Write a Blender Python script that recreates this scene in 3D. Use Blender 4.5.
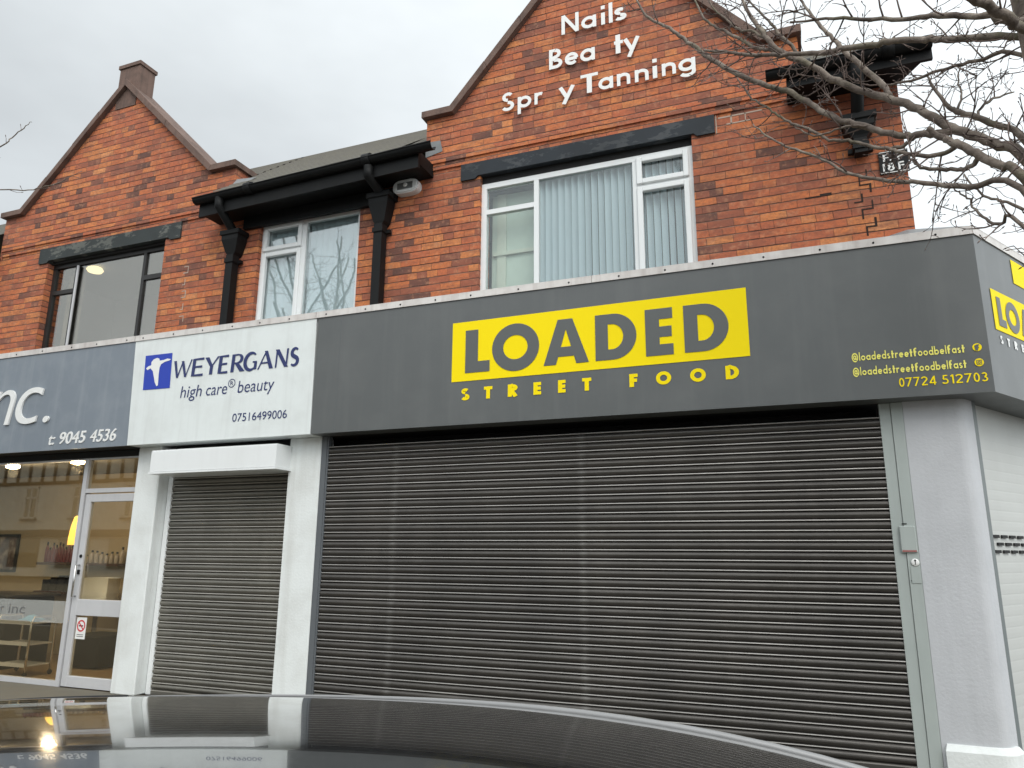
import bpy, math, random
from mathutils import Vector, Matrix, noise
from mathutils.geometry import tessellate_polygon
R = math.radians
random.seed(7)
scene = bpy.context.scene
for o in list(bpy.data.objects): bpy.data.objects.remove(o)
COL = scene.collection

# ------------------------------------------------------------------ camera
CAM = Vector((4.367, -6.128, 1.464))
AX = (Vector((0.9315, 0.3637, 0.0068)), Vector((0.0759, -0.2124, 0.9742)), Vector((-0.3558, 0.907, 0.2255)))
FPX = 731.8
cd = bpy.data.cameras.new("camera"); cam = bpy.data.objects.new("camera", cd); COL.objects.link(cam)
r_, u_, w_ = AX
cam.matrix_world = Matrix(((r_.x, u_.x, -w_.x, CAM.x), (r_.y, u_.y, -w_.y, CAM.y), (r_.z, u_.z, -w_.z, CAM.z), (0, 0, 0, 1)))
cd.sensor_width = 36; cd.lens = 36 * FPX / 1024; cd.clip_start = 0.02; cd.clip_end = 900
scene.camera = cam

# ------------------------------------------------------------------ sky, sun, exposure
SUN_EL, SUN_AZ = 47, 150            # azimuth clockwise from +Y
wd = bpy.data.worlds.new("World"); scene.world = wd; wd.use_nodes = True
nt = wd.node_tree; nt.nodes.clear()
def _n(t, ty, **k):
    n = t.nodes.new(ty)
    for a, b in k.items():
        if a.startswith('i_'):
            n.inputs[int(a[2:])].default_value = b
        else: setattr(n, a, b)
    return n
sky = _n(nt, 'ShaderNodeTexSky', sky_type='NISHITA', sun_disc=False, sun_elevation=R(SUN_EL), sun_rotation=R(SUN_AZ))
tc = _n(nt, 'ShaderNodeTexCoord')
mp = _n(nt, 'ShaderNodeMapping'); mp.inputs['Scale'].default_value = (1, 1, 2.2)
nz = _n(nt, 'ShaderNodeTexNoise'); nz.inputs['Scale'].default_value = 1.7; nz.inputs['Detail'].default_value = 5; nz.inputs['Roughness'].default_value = .55
nt.links.new(tc.outputs['Generated'], mp.inputs[0]); nt.links.new(mp.outputs[0], nz.inputs['Vector'])
cr = _n(nt, 'ShaderNodeValToRGB')
cr.color_ramp.elements[0].position = .32; cr.color_ramp.elements[0].color = (.68, .72, .735, 1)
cr.color_ramp.elements[1].position = .68; cr.color_ramp.elements[1].color = (.90, .95, .97, 1)
nt.links.new(nz.outputs[0], cr.inputs[0])
# clouds brightened on the sun side to light the facade, and towards the east
sd = Vector((math.sin(R(SUN_AZ)) * math.cos(R(SUN_EL)), math.cos(R(SUN_AZ)) * math.cos(R(SUN_EL)), math.sin(R(SUN_EL))))
dt = _n(nt, 'ShaderNodeVectorMath', operation='DOT_PRODUCT'); dt.inputs[1].default_value = Vector((.74, -.44, .5))
nt.links.new(tc.outputs['Generated'], dt.inputs[0])
mr = _n(nt, 'ShaderNodeMapRange'); mr.inputs[1].default_value = -.55; mr.inputs[2].default_value = 1; mr.inputs[3].default_value = 7.3; mr.inputs[4].default_value = 21
nt.links.new(dt.outputs['Value'], mr.inputs[0])
sc = _n(nt, 'ShaderNodeVectorMath', operation='SCALE'); nt.links.new(cr.outputs[0], sc.inputs[0]); nt.links.new(mr.outputs[0], sc.inputs['Scale'])
mx = _n(nt, 'ShaderNodeMix', data_type='RGBA'); mx.inputs[0].default_value = .9
nt.links.new(sky.outputs[0], mx.inputs[6]); nt.links.new(sc.outputs[0], mx.inputs[7])
bg = _n(nt, 'ShaderNodeBackground'); bg.inputs[1].default_value = .1
ow = _n(nt, 'ShaderNodeOutputWorld')
nt.links.new(mx.outputs[2], bg.inputs[0]); nt.links.new(bg.outputs[0], ow.inputs[0])
sl = bpy.data.lights.new("sun", 'SUN'); sl.energy = 1.2; sl.angle = R(35); sl.color = (1, .96, .9)
so = bpy.data.objects.new("sun", sl); COL.objects.link(so)
so.rotation_euler = (-sd).to_track_quat('-Z', 'Y').to_euler(); so.location = (8, -12, 15)
vs = scene.view_settings; vs.view_transform = 'Standard'; vs.look = 'None'; vs.exposure = 0.3; vs.gamma = 1; vs.use_curve_mapping = False

# ------------------------------------------------------------------ mesh helpers
class MB:
    def __init__(s): s.v = []; s.f = []; s.sm = []
    def add(s, vs, fs, smooth=False):
        b = len(s.v); s.v += [tuple(v) for v in vs]
        for f in fs: s.f.append([b + i for i in f]); s.sm.append(smooth)
        return s
    def box(s, x0, x1, y0, y1, z0, z1):
        v = [(x, y, z) for z in (z0, z1) for y in (y0, y1) for x in (x0, x1)]
        return s.add(v, [(0, 2, 3, 1), (4, 5, 7, 6), (0, 1, 5, 4), (2, 6, 7, 3), (0, 4, 6, 2), (1, 3, 7, 5)])
    def obox(s, c, ax, ay, az):                                  # oriented box: centre and three half-axes
        c, ax, ay, az = map(Vector, (c, ax, ay, az))
        v = [c + ax * i + ay * j + az * k for k in (-1, 1) for j in (-1, 1) for i in (-1, 1)]
        return s.add(v, [(0, 2, 3, 1), (4, 5, 7, 6), (0, 1, 5, 4), (2, 6, 7, 3), (0, 4, 6, 2), (1, 3, 7, 5)])
    def bevbox(s, x0, x1, y0, y1, z0, z1, b=.006):               # box with chamfered vertical and front edges
        p = [(x0 + b, z0), (x1 - b, z0), (x1, z0 + b), (x1, z1 - b), (x1 - b, z1), (x0 + b, z1), (x0, z1 - b), (x0, z0 + b)]
        q = [(x0 + 2*b, z0 + b), (x1 - 2*b, z0 + b), (x1 - b, z0 + 2*b), (x1 - b, z1 - 2*b), (x1 - 2*b, z1 - b), (x0 + 2*b, z1 - b), (x0 + b, z1 - 2*b), (x0 + b, z0 + 2*b)]
        v = [(x, y0, z) for x, z in q] + [(x, y0 + b, z) for x, z in p] + [(x, y1, z) for x, z in p]
        f = [tuple(range(8)), tuple(range(23, 15, -1))]
        for k in (0, 8):
            for i in range(8): f.append((k + i, k + 8 + i, k + 8 + (i + 1) % 8, k + (i + 1) % 8))
        return s.add(v, f)
    def prism(s, loops, y0, y1, mapf=None):                      # XZ outline (+ holes) from depth y0 (front) to y1
        mapf = mapf or (lambda x, y, z: (x, y, z))
        flat = [p for l in loops for p in l]; n = len(flat)
        tri = tessellate_polygon([[Vector((x, z, 0)) for x, z in l] for l in loops])
        v = [mapf(x, y0, z) for x, z in flat] + [mapf(x, y1, z) for x, z in flat]
        f = [tuple(t) for t in tri] + [tuple(n + i for i in t[::-1]) for t in tri]
        b = 0
        for l in loops:
            m = len(l)
            for i in range(m): f.append((b + i, b + (i + 1) % m, n + b + (i + 1) % m, n + b + i))
            b += m
        return s.add(v, f)
    def sheet(s, loops, y, mapf=None):
        mapf = mapf or (lambda x, y, z: (x, y, z))
        flat = [p for l in loops for p in l]
        tri = tessellate_polygon([[Vector((x, z, 0)) for x, z in l] for l in loops])
        return s.add([mapf(x, y, z) for x, z in flat], [tuple(t) for t in tri])
    def tube(s, pts, rad, n=8, cap=True, smooth=True):
        pts = [Vector(p) for p in pts]
        if not isinstance(rad, (list, tuple)): rad = [rad] * len(pts)
        t0 = (pts[1] - pts[0]).normalized(); a = t0.orthogonal().normalized()
        vs, fs = [], []
        for i, p in enumerate(pts):
            t = (pts[min(i + 1, len(pts) - 1)] - pts[max(i - 1, 0)]).normalized()
            a = (a - t * a.dot(t)); a = a.normalized() if a.length > 1e-6 else t.orthogonal().normalized()
            b = t.cross(a)
            for k in range(n):
                th = 2 * math.pi * k / n
                vs.append(p + (a * math.cos(th) + b * math.sin(th)) * rad[i])
        for i in range(len(pts) - 1):
            for k in range(n): fs.append((i*n + k, i*n + (k+1) % n, (i+1)*n + (k+1) % n, (i+1)*n + k))
        s.add(vs, fs, smooth)
        if cap:
            b = len(s.v) - len(vs)
            s.f.append([b + k for k in range(n)][::-1]); s.sm.append(False)
            s.f.append([b + (len(pts) - 1) * n + k for k in range(n)]); s.sm.append(False)
        return s
    def lathe(s, c, prof, n=20, axis='z', smooth=True):          # prof: (radius, height)
        c = Vector(c); vs, fs = [], []
        for r, h in prof:
            for k in range(n):
                th = 2 * math.pi * k / n; a, b = r * math.cos(th), r * math.sin(th)
                vs.append(c + Vector({'z': (a, b, h), 'y': (a, h, b), 'x': (h, a, b)}[axis]))
        for i in range(len(prof) - 1):
            for k in range(n): fs.append((i*n + k, i*n + (k+1) % n, (i+1)*n + (k+1) % n, (i+1)*n + k))
        s.add(vs, fs, smooth)
        b = len(s.v) - len(vs)
        s.f.append([b + k for k in range(n)]); s.sm.append(False)
        s.f.append([b + (len(prof) - 1) * n + k for k in range(n)]); s.sm.append(False)
        return s
    def grid(s, rows, smooth=True):
        m = len(rows[0]); vs = [p for r in rows for p in r]
        fs = [(i*m + j, i*m + j + 1, (i+1)*m + j + 1, (i+1)*m + j) for i in range(len(rows) - 1) for j in range(m - 1)]
        return s.add(vs, fs, smooth)
    def build(s, name, mat, parent=None, label=None):
        off = Vector((0, 0, 0)); p = parent
        while p is not None: off += p.location; p = p.parent
        me = bpy.data.meshes.new(name)
        me.from_pydata([tuple(Vector(v) - off) for v in s.v], [], s.f)
        me.polygons.foreach_set('use_smooth', s.sm)
        me.materials.append(mat); me.validate(); me.update()
        import bmesh
        bm = bmesh.new(); bm.from_mesh(me); bmesh.ops.recalc_face_normals(bm, faces=bm.faces); bm.to_mesh(me); bm.free()
        o = bpy.data.objects.new(name, me); COL.objects.link(o)
        if parent is not None: o.parent = parent
        if label: o['label'] = label
        return o
def thing(name, loc, label, cat, group=None):
    o = bpy.data.objects.new(name, None); o.empty_display_size = .2; COL.objects.link(o); o.location = loc
    return tag(o, label, cat, group)
def tag(o, label, cat, group=None):
    o['label'] = label; o['category'] = cat
    if group: o['group'] = group
    return o
def struct(o, kind='structure'): o['kind'] = kind; return o
def at(x, y, Y):                                                 # photo ray met with the vertical plane at depth Y
    d = w_ + r_ * ((x - 512) / FPX) + u_ * ((384 - y) / FPX)
    return CAM + d * ((Y - CAM.y) / d.y)

# ------------------------------------------------------------------ materials
def newmat(name):
    m = bpy.data.materials.new(name); m.use_nodes = True
    t = m.node_tree; return m, t, t.nodes['Principled BSDF']
def setp(b, **k):
    for a, v in k.items(): b.inputs[a.replace('_', ' ')].default_value = v
def math_(t, op, a, b=None, c=None):
    n = t.nodes.new('ShaderNodeMath'); n.operation = op
    for i, x in enumerate((a, b, c)):
        if x is None: continue
        if isinstance(x, (int, float)): n.inputs[i].default_value = x
        else: t.links.new(x, n.inputs[i])
    return n.outputs[0]
def noise_(t, vec, scale, detail=4, rough=.55, sc=(1, 1, 1)):
    if sc != (1, 1, 1):
        m = t.nodes.new('ShaderNodeMapping'); m.inputs['Scale'].default_value = sc; t.links.new(vec, m.inputs[0]); vec = m.outputs[0]
    n = t.nodes.new('ShaderNodeTexNoise'); n.inputs['Scale'].default_value = scale; n.inputs['Detail'].default_value = detail; n.inputs['Roughness'].default_value = rough
    t.links.new(vec, n.inputs['Vector']); return n.outputs[0]
def ramp_(t, fac, stops):
    n = t.nodes.new('ShaderNodeValToRGB'); e = n.color_ramp.elements
    while len(e) < len(stops): e.new(.5)
    for i, (p, c) in enumerate(stops): e[i].position = p; e[i].color = (*c, 1) if len(c) == 3 else c
    t.links.new(fac, n.inputs[0]); return n.outputs[0]
def mix_(t, fac, a, b, blend='MIX'):
    n = t.nodes.new('ShaderNodeMix'); n.data_type = 'RGBA'; n.blend_type = blend
    for i, x in ((0, fac), (6, a), (7, b)):
        if isinstance(x, (int, float)): n.inputs[i].default_value = x
        elif isinstance(x, tuple): n.inputs[i].default_value = (*x, 1)
        else: t.links.new(x, n.inputs[i])
    return n.outputs[2]
def objco(t): return t.nodes.new('ShaderNodeTexCoord').outputs['Object']
def bump_(t, b, h, strength=.3, dist=.01):
    n = t.nodes.new('ShaderNodeBump'); n.inputs['Strength'].default_value = strength; n.inputs['Distance'].default_value = dist
    t.links.new(h, n.inputs['Height']); t.links.new(n.outputs[0], b.inputs['Normal'])
def g3(c, k): return tuple(min(1, x * k) for x in c)
def painted(name, col, rough=.5, dirt=.25, dirtcol=None, streak=True, scale=1.0, bump=.05, metallic=0, spec=.5):
    m, t, b = newmat(name); v = objco(t)
    dirtcol = dirtcol or g3(col, .45)
    n1 = noise_(t, v, 2.2 * scale, 6, .6)
    f1 = ramp_(t, n1, [(.45, (0, 0, 0)), (.78, (dirt,) * 3)])
    c = mix_(t, f1, col, dirtcol)
    if streak:
        n2 = noise_(t, v, 7 * scale, 4, .6, (1, 1, .06))
        f2 = ramp_(t, n2, [(.5, (0, 0, 0)), (.8, (dirt * .9,) * 3)])
        c = mix_(t, f2, c, dirtcol)
    n3 = noise_(t, v, 90 * scale, 2)
    c = mix_(t, math_(t, 'MULTIPLY', n3, .12), c, g3(col, .75))
    t.links.new(c, b.inputs['Base Color'])
    rr = math_(t, 'MULTIPLY_ADD', n1, .3, rough - .15); t.links.new(rr, b.inputs['Roughness'])
    setp(b, Metallic=metallic); b.inputs['Specular IOR Level'].default_value = spec
    if bump: bump_(t, b, noise_(t, v, 45 * scale, 4), bump, .01)
    return m
def plain(name, col, rough=.5, metallic=0, var=.15):
    m, t, b = newmat(name); v = objco(t)
    c = mix_(t, math_(t, 'MULTIPLY', noise_(t, v, 14, 4), var * 2), col, g3(col, .6))
    t.links.new(c, b.inputs['Base Color']); setp(b, Roughness=rough, Metallic=metallic); return m
def brickmat(name):
    PH = .0764
    m, t, b = newmat(name); v = objco(t)
    sp = t.nodes.new('ShaderNodeSeparateXYZ'); t.links.new(v, sp.inputs[0])
    wob = noise_(t, v, 5, 2)
    u = math_(t, 'ADD', math_(t, 'ADD', sp.outputs[0], sp.outputs[1]), math_(t, 'MULTIPLY', wob, .012))
    z = math_(t, 'ADD', sp.outputs[2], math_(t, 'MULTIPLY', noise_(t, v, 3.1, 2), .012))
    rr = math_(t, 'DIVIDE', z, PH); row = math_(t, 'FLOOR', rr); fr = math_(t, 'FRACT', rr)
    hd = math_(t, 'LESS_THAN', math_(t, 'MODULO', math_(t, 'ADD', row, 400), 5.0), .5)
    w = math_(t, 'MULTIPLY_ADD', hd, -.1125, math_(t, 'MULTIPLY_ADD', noise_(t, v, .7, 1), .008, .224))
    rw = t.nodes.new('ShaderNodeTexWhiteNoise'); rw.noise_dimensions = '1D'; t.links.new(row, rw.inputs['W'])
    off = math_(t, 'ADD', math_(t, 'MULTIPLY', math_(t, 'MODULO', math_(t, 'ADD', row, 400), 2.0), .5), math_(t, 'MULTIPLY', rw.outputs[0], .16))
    cc = math_(t, 'ADD', math_(t, 'DIVIDE', u, w), off); cl = math_(t, 'FLOOR', cc); fc = math_(t, 'FRACT', cc)
    cm = t.nodes.new('ShaderNodeCombineXYZ'); t.links.new(cl, cm.inputs[0]); t.links.new(row, cm.inputs[1]); t.links.new(hd, cm.inputs[2])
    wn = t.nodes.new('ShaderNodeTexWhiteNoise'); wn.noise_dimensions = '3D'; t.links.new(cm.outputs[0], wn.inputs['Vector'])
    wn2 = t.nodes.new('ShaderNodeTexWhiteNoise'); wn2.noise_dimensions = '4D'; wn2.inputs['W'].default_value = 3.7; t.links.new(cm.outputs[0], wn2.inputs['Vector'])
    big = noise_(t, v, .9, 3)
    sel = math_(t, 'ADD', math_(t, 'MULTIPLY', wn.outputs[0], .85), math_(t, 'MULTIPLY', math_(t, 'SUBTRACT', big, .5), .7))
    col = ramp_(t, sel, [(0, (.10, .052, .042)), (.06, (.21, .082, .055)), (.17, (.38, .115, .06)), (.40, (.53, .145, .060)), (.62, (.60, .178, .060)), (.82, (.67, .235, .075)), (1, (.72, .33, .14))])
    fine = noise_(t, v, 38, 6, .7)
    strk = noise_(t, v, 13, 6, .72, (.45, .45, 1.6))
    col = mix_(t, ramp_(t, strk, [(.30, (.75,) * 3), (.56, (0,) * 3)]), col, (.19, .075, .05))
    col = mix_(t, ramp_(t, fine, [(.35, (.45,) * 3), (.60, (0,) * 3)]), col, (.20, .07, .045))
    col = mix_(t, ramp_(t, noise_(t, v, 16, 5, .7), [(.52, (0,) * 3), (.72, (.5,) * 3)]), col, (.58, .29, .16))
    # mortar
    jz = math_(t, 'MULTIPLY', math_(t, 'MINIMUM', fr, math_(t, 'SUBTRACT', 1.0, fr)), PH)
    jx = math_(t, 'MULTIPLY', math_(t, 'MINIMUM', fc, math_(t, 'SUBTRACT', 1.0, fc)), w)
    jn = math_(t, 'MULTIPLY', noise_(t, v, 22, 4), .006)
    dz = math_(t, 'SUBTRACT', jz, jn); dx = math_(t, 'SUBTRACT', math_(t, 'MULTIPLY_ADD', jx, 1.3, .0008), math_(t, 'MULTIPLY', jn, .75))
    mort = t.nodes.new('ShaderNodeMapRange'); mort.inputs[1].default_value = -.001; mort.inputs[2].default_value = .0032; mort.inputs[3].default_value = 1; mort.inputs[4].default_value = 0
    t.links.new(dz, mort.inputs[0])
    mor2 = t.nodes.new('ShaderNodeMapRange'); mor2.inputs[1].default_value = -.001; mor2.inputs[2].default_value = .0032; mor2.inputs[3].default_value = 1; mor2.inputs[4].default_value = 0
    t.links.new(dx, mor2.inputs[0])
    mfac = math_(t, 'MAXIMUM', mort.outputs[0], math_(t, 'MULTIPLY', mor2.outputs[0], math_(t, 'MULTIPLY_ADD', wn2.outputs[0], .6, .1)))
    mcol = mix_(t, ramp_(t, noise_(t, v, 1.6, 4), [(.42, (0,) * 3), (.66, (1,) * 3)]), (.075, .038, .03), (.36, .22, .16))
    col = mix_(t, math_(t, 'MULTIPLY', mfac, .92), col, mcol)
    # soot and damp patches
    col = mix_(t, ramp_(t, noise_(t, v, 1.1, 6, .65), [(.52, (0,) * 3), (.78, (.42,) * 3)]), col, (.15, .064, .042))
    t.links.new(col, b.inputs['Base Color']); setp(b, Roughness=.85)
    hgt = math_(t, 'ADD', math_(t, 'MULTIPLY', mfac, -1.0), math_(t, 'MULTIPLY', fine, .45))
    hgt = math_(t, 'ADD', hgt, math_(t, 'MULTIPLY', wn2.outputs[0], .35))
    bump_(t, b, hgt, 1.0, .012)
    return m
def glassmat(name, refl=.3, tint=(.93, .96, .96)):
    m, t, b = newmat(name); t.nodes.remove(b)
    out = t.nodes['Material Output']
    tr = t.nodes.new('ShaderNodeBsdfTransparent'); tr.inputs[0].default_value = (*tint, 1)
    gl = t.nodes.new('ShaderNodeBsdfGlossy'); gl.inputs['Roughness'].default_value = 0.015; gl.inputs[0].default_value = (tint[0] * 1.03, tint[1] * 1.02, tint[2] * 1.02, 1)
    lw = t.nodes.new('ShaderNodeLayerWeight'); lw.inputs[0].default_value = .5
    fo = math_(t, 'MULTIPLY_ADD', math_(t, 'POWER', lw.outputs['Facing'], 5.0), .9, refl)
    bn = t.nodes.new('ShaderNodeBump'); bn.inputs['Strength'].default_value = .02; bn.inputs['Distance'].default_value = .02
    t.links.new(noise_(t, objco(t), 1.5, 1), bn.inputs['Height']); t.links.new(bn.outputs[0], gl.inputs['Normal'])
    mx = t.nodes.new('ShaderNodeMixShader'); t.links.new(fo, mx.inputs[0]); t.links.new(tr.outputs[0], mx.inputs[1]); t.links.new(gl.outputs[0], mx.inputs[2])
    t.links.new(mx.outputs[0], out.inputs[0]); return m
def emit(name, col, s):
    m, t, b = newmat(name); setp(b, Base_Color=(*col, 1), Emission_Color=(*col, 1), Emission_Strength=s); return m
def barkmat(name):
    m, t, b = newmat(name); v = objco(t)
    n1 = noise_(t, v, 9, 6, .65); n2 = noise_(t, v, 60, 4)
    c = ramp_(t, n1, [(.3, (.08, .06, .05)), (.5, (.20, .16, .13)), (.7, (.40, .34, .28))])
    c = mix_(t, ramp_(t, noise_(t, v, 3.5, 4), [(.55, (0,) * 3), (.72, (.6,) * 3)]), c, (.12, .13, .045))
    c = mix_(t, math_(t, 'MULTIPLY', n2, .4), c, (.05, .04, .035))
    t.links.new(c, b.inputs['Base Color']); setp(b, Roughness=.85); bump_(t, b, n2, .5, .01); return m
def slatmat(name, col, dust, z0, lip, runs=()):
    m, t, b = newmat(name); v = objco(t)
    sp = t.nodes.new('ShaderNodeSeparateXYZ'); t.links.new(v, sp.inputs[0])
    ph = math_(t, 'FRACT', math_(t, 'DIVIDE', math_(t, 'SUBTRACT', sp.outputs[2], z0), .0762))
    n1 = noise_(t, v, 1.2, 6, .65); n2 = noise_(t, v, 3, 5, .7, (1, 1, .12)); n3 = noise_(t, v, 26, 5, .7, (.25, 1, 3))
    c = mix_(t, ramp_(t, n1, [(.38, (0,) * 3), (.72, (.7,) * 3)]), col, dust)
    c = mix_(t, ramp_(t, n2, [(.5, (0,) * 3), (.9, (.35,) * 3)]), c, g3(dust, 1.4))
    c = mix_(t, ramp_(t, n3, [(.5, (0,) * 3), (.75, (.3,) * 3)]), c, g3(col, .5))
    for xr in runs:                                               # dusty runs where water has come down the curtain
        d_ = math_(t, 'ABSOLUTE', math_(t, 'SUBTRACT', math_(t, 'ADD', sp.outputs[0], math_(t, 'MULTIPLY', noise_(t, v, 1.5, 3), .06)), xr + .03))
        c = mix_(t, math_(t, 'MULTIPLY', ramp_(t, d_, [(.0, (.30,) * 3), (.05, (0,) * 3)]), n1), c, (.42, .41, .39))
    # lighter band along the rolled lip of every slat, varied by noise
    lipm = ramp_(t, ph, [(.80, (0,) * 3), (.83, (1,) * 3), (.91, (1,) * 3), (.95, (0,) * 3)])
    lip_fac = math_(t, 'MULTIPLY', lipm, math_(t, 'MULTIPLY_ADD', n1, .7, .45))
    c = mix_(t, lip_fac, c, lip)
    t.links.new(c, b.inputs['Base Color']); t.links.new(math_(t, 'MULTIPLY_ADD', n3, .35, .28), b.inputs['Roughness'])
    setp(b, Metallic=.7); bump_(t, b, n3, .06, .004); return m

M = {}
M['brick'] = brickmat('red_brick')
M['coping'] = painted('stone_coping', (.16, .10, .078), .85, .8, (.055, .04, .034), bump=.6, scale=2.2)
M['slate'] = painted('slate', (.14, .13, .11), .75, .5, (.2, .19, .14), bump=.3, scale=3)
M['black'] = painted('black_paint', (.007, .0075, .008), .55, .25, (.022, .022, .02), bump=.06, spec=.2)
def flaking(name, a, b, s_):
    m, t, bs = newmat(name); v = objco(t)
    n = noise_(t, v, s_, 7, .68, (1, 1, 2.2)); c = mix_(t, ramp_(t, n, [(.53, (0,) * 3), (.57, (1,) * 3)]), a, b)
    c = mix_(t, ramp_(t, noise_(t, v, 2.2, 5), [(.4, (0,) * 3), (.7, (.55,) * 3)]), c, g3(a, .45))
    t.links.new(c, bs.inputs['Base Color']); setp(bs, Roughness=.75); bump_(t, bs, n, .35, .008); return m
M['lintel_c'] = painted('lintel_paint_blue_black', (.026, .034, .044), .6, .5, (.075, .07, .065), bump=.25)
M['lintel_a'] = painted('lintel_paint_grey', (.07, .085, .085), .7, .8, (.022, .024, .026), bump=.4, scale=2.5)
M['upvc'] = painted('white_upvc', (.78, .80, .80), .35, .15, (.5, .5, .47), bump=0)
M['darkframe'] = painted('dark_frame', (.018, .017, .016), .5, .3, bump=0)
M['render_white'] = painted('white_render', (.76, .79, .78), .7, .42, (.42, .41, .37), bump=.25)
M['render_shaded'] = painted('shaded_white_render', (.52, .53, .55), .7, .42, (.36, .37, .38), bump=.3)  # corner pillar: shading from the fascia overhang put into the base colour
M['fascia_dark'] = painted('charcoal_panel', (.100, .107, .107), .38, .55, (.14, .146, .145), bump=0)
M['fascia_blue'] = painted('blue_grey_panel', (.19, .22, .255), .45, .45, (.31, .34, .37), bump=0, scale=1.5)
M['fascia_white'] = painted('white_panel', (.74, .78, .77), .4, .26, (.42, .42, .40), bump=0, scale=1.4)
M['trim'] = painted('aluminium_trim', (.68, .65, .62), .45, .5, (.28, .22, .2), bump=.05, scale=2)
M['lead'] = painted('lead_flashing', (.22, .23, .235), .6, .5, (.12, .12, .115), bump=.2, scale=3)
M['yellow'] = plain('yellow_vinyl', (.95, .74, .004), .6, 0, .03)
M['yellow'].node_tree.nodes['Principled BSDF'].inputs['Specular IOR Level'].default_value = .15
M['char_vinyl'] = plain('charcoal_vinyl', (.098, .104, .102), .42, 0, .05)
M['letter'] = plain('white_letter', (.82, .82, .80), .4, 0, .05)
M['blue'] = plain('blue_vinyl', (.012, .045, .42), .4, 0, .05)
M['navy'] = plain('navy_vinyl', (.02, .032, .13), .4, 0, .05)
M['palegrey_vinyl'] = plain('pale_grey_vinyl', (.62, .66, .72), .4, 0, .1)
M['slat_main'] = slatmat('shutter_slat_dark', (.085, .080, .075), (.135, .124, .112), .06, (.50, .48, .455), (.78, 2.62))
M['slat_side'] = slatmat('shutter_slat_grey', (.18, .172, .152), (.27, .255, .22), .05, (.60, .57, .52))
M['guide_grey'] = painted('grey_green_guide', (.40, .44, .42), .45, .2, bump=0)
M['guide_dark'] = painted('dark_guide', (.115, .125, .135), .45, .2, bump=0)
M['shutter_pale'] = painted('pale_shutter', (.50, .51, .49), .5, .1, streak=False, bump=0)
M['alu'] = painted('satin_aluminium', (.55, .55, .56), .35, .2, bump=0)
M['glass'] = glassmat('shop_glass', .10, (.93, .89, .79))
M['glass_up'] = glassmat('upper_glass', .06)
M['glass_dark'] = glassmat('upper_dark_glass', .24, (.82, .81, .77))
M['blind'] = plain('blind_fabric', (.62, .70, .73), .7, 0, .08)
M['cream'] = plain('cream_wall', (.42, .34, .22), .8, 0, .1)
M['floor_tan'] = plain('tan_floor', (.36, .25, .14), .4, 0, .3)
M['room_grey'] = plain('room_grey', (.26, .26, .24), .8, 0, .1)
M['dark'] = plain('dark_gap', (.012, .012, .012), .8)
M['wood'] = plain('dark_wood', (.07, .03, .018), .4)
M['chrome'] = plain('chrome', (.7, .7, .7), .2, 1)
M['bark'] = barkmat('bark')
tm_, tt_, tb_ = newmat('twig_bark'); tt_.links.new(ramp_(tt_, noise_(tt_, objco(tt_), 12, 4), [(.35, (.06, .04, .035)), (.65, (.24, .18, .155))]), tb_.inputs['Base Color']); setp(tb_, Roughness=.8); M['twig'] = tm_
M['asphalt'] = painted('asphalt', (.05, .05, .052), .9, .5, (.09, .09, .088), streak=False, bump=.5, scale=3)
M['paving'] = painted('paving_concrete', (.13, .115, .085), .85, .5, (.12, .12, .11), streak=False, bump=.2, scale=2)
M['kerb'] = painted('kerb_stone', (.3, .29, .28), .85, .4, streak=False, bump=.3)

# ------------------------------------------------------------------ ground
def sheet_obj(name, x0, x1, y0, y1, z, mat): return struct(MB().add([(x0, y0, z), (x1, y0, z), (x1, y1, z), (x0, y1, z)], [(0, 1, 2, 3)]).build(name, mat))
sheet_obj('ground', -400, 400, -400, 400, -.135, M['asphalt'])
sheet_obj('road', -120, 120, -13.6, -4.45, -.12, M['asphalt'])
struct(MB().box(-120, 120, -4.42, 0.06, -.13, 0).build('pavement', M['paving']))
struct(MB().box(-120, 120, -4.56, -4.425, -.14, .004).build('kerb', M['kerb']))
struct(MB().box(-120, 120, -17.5, -13.75, -.13, 0).build('far_pavement', M['paving']))
struct(MB().box(-120, 120, -13.745, -13.6, -.14, .004).build('far_kerb', M['kerb']))

# ------------------------------------------------------------------ the shop terrace
T = thing('shop_terrace', (0, 0, 0), 'red brick two-storey terrace of shops with two steep front gables and stone copings', 'building')
YB = .10                                                         # face of the upper brickwork
WA = (-4.70, -2.66, 3.5, 5.165); WB = (-1.215, .135, 3.5, 5.16); WC = (1.56, 3.68, 3.5, 5.15)
def rect(x0, x1, z0, z1): return [(x0, z0), (x1, z0), (x1, z1), (x0, z1)]
GA = dict(o0=-5.69, i0=-5.32, ap=-3.66, i1=-2.03, o1=-1.66, zk=5.965, za=7.55)
GC = dict(o0=.92, i0=1.25, ap=2.79, i1=4.33, o1=4.65, zk=6.005, za=7.74)
def gable_pts(g): return [(g['o0'], g['zk']), (g['i0'], g['zk']), (g['ap'], g['za']), (g['i1'], g['zk']), (g['o1'], g['zk'])]
outer = [(-9, 2.62), (5.385, 2.62), (5.385, 5.40), (GC['o1'], 5.40)] + gable_pts(GC)[::-1] + [(GC['o0'], 5.40), (GA['o1'], 5.40)] + gable_pts(GA)[::-1] + [(GA['o0'], 5.40), (-9, 5.40)]
MB().prism([outer, rect(WA[0], WA[1], 3.5, 5.205), rect(*WB), rect(WC[0], WC[1], 3.5, 5.235)], YB, .36).build('front_wall', M['brick'], T)
def plan_prism(mb, pts, z0, z1):
    n = len(pts); v = [(x, y, z) for z in (z0, z1) for x, y in pts]
    return mb.add(v, [tuple(range(n)), tuple(range(2*n - 1, n - 1, -1))] + [(i, (i+1) % n, n + (i+1) % n, n + i) for i in range(n)])
sx, cx_ = math.sin(R(8)), math.cos(R(8))
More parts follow.
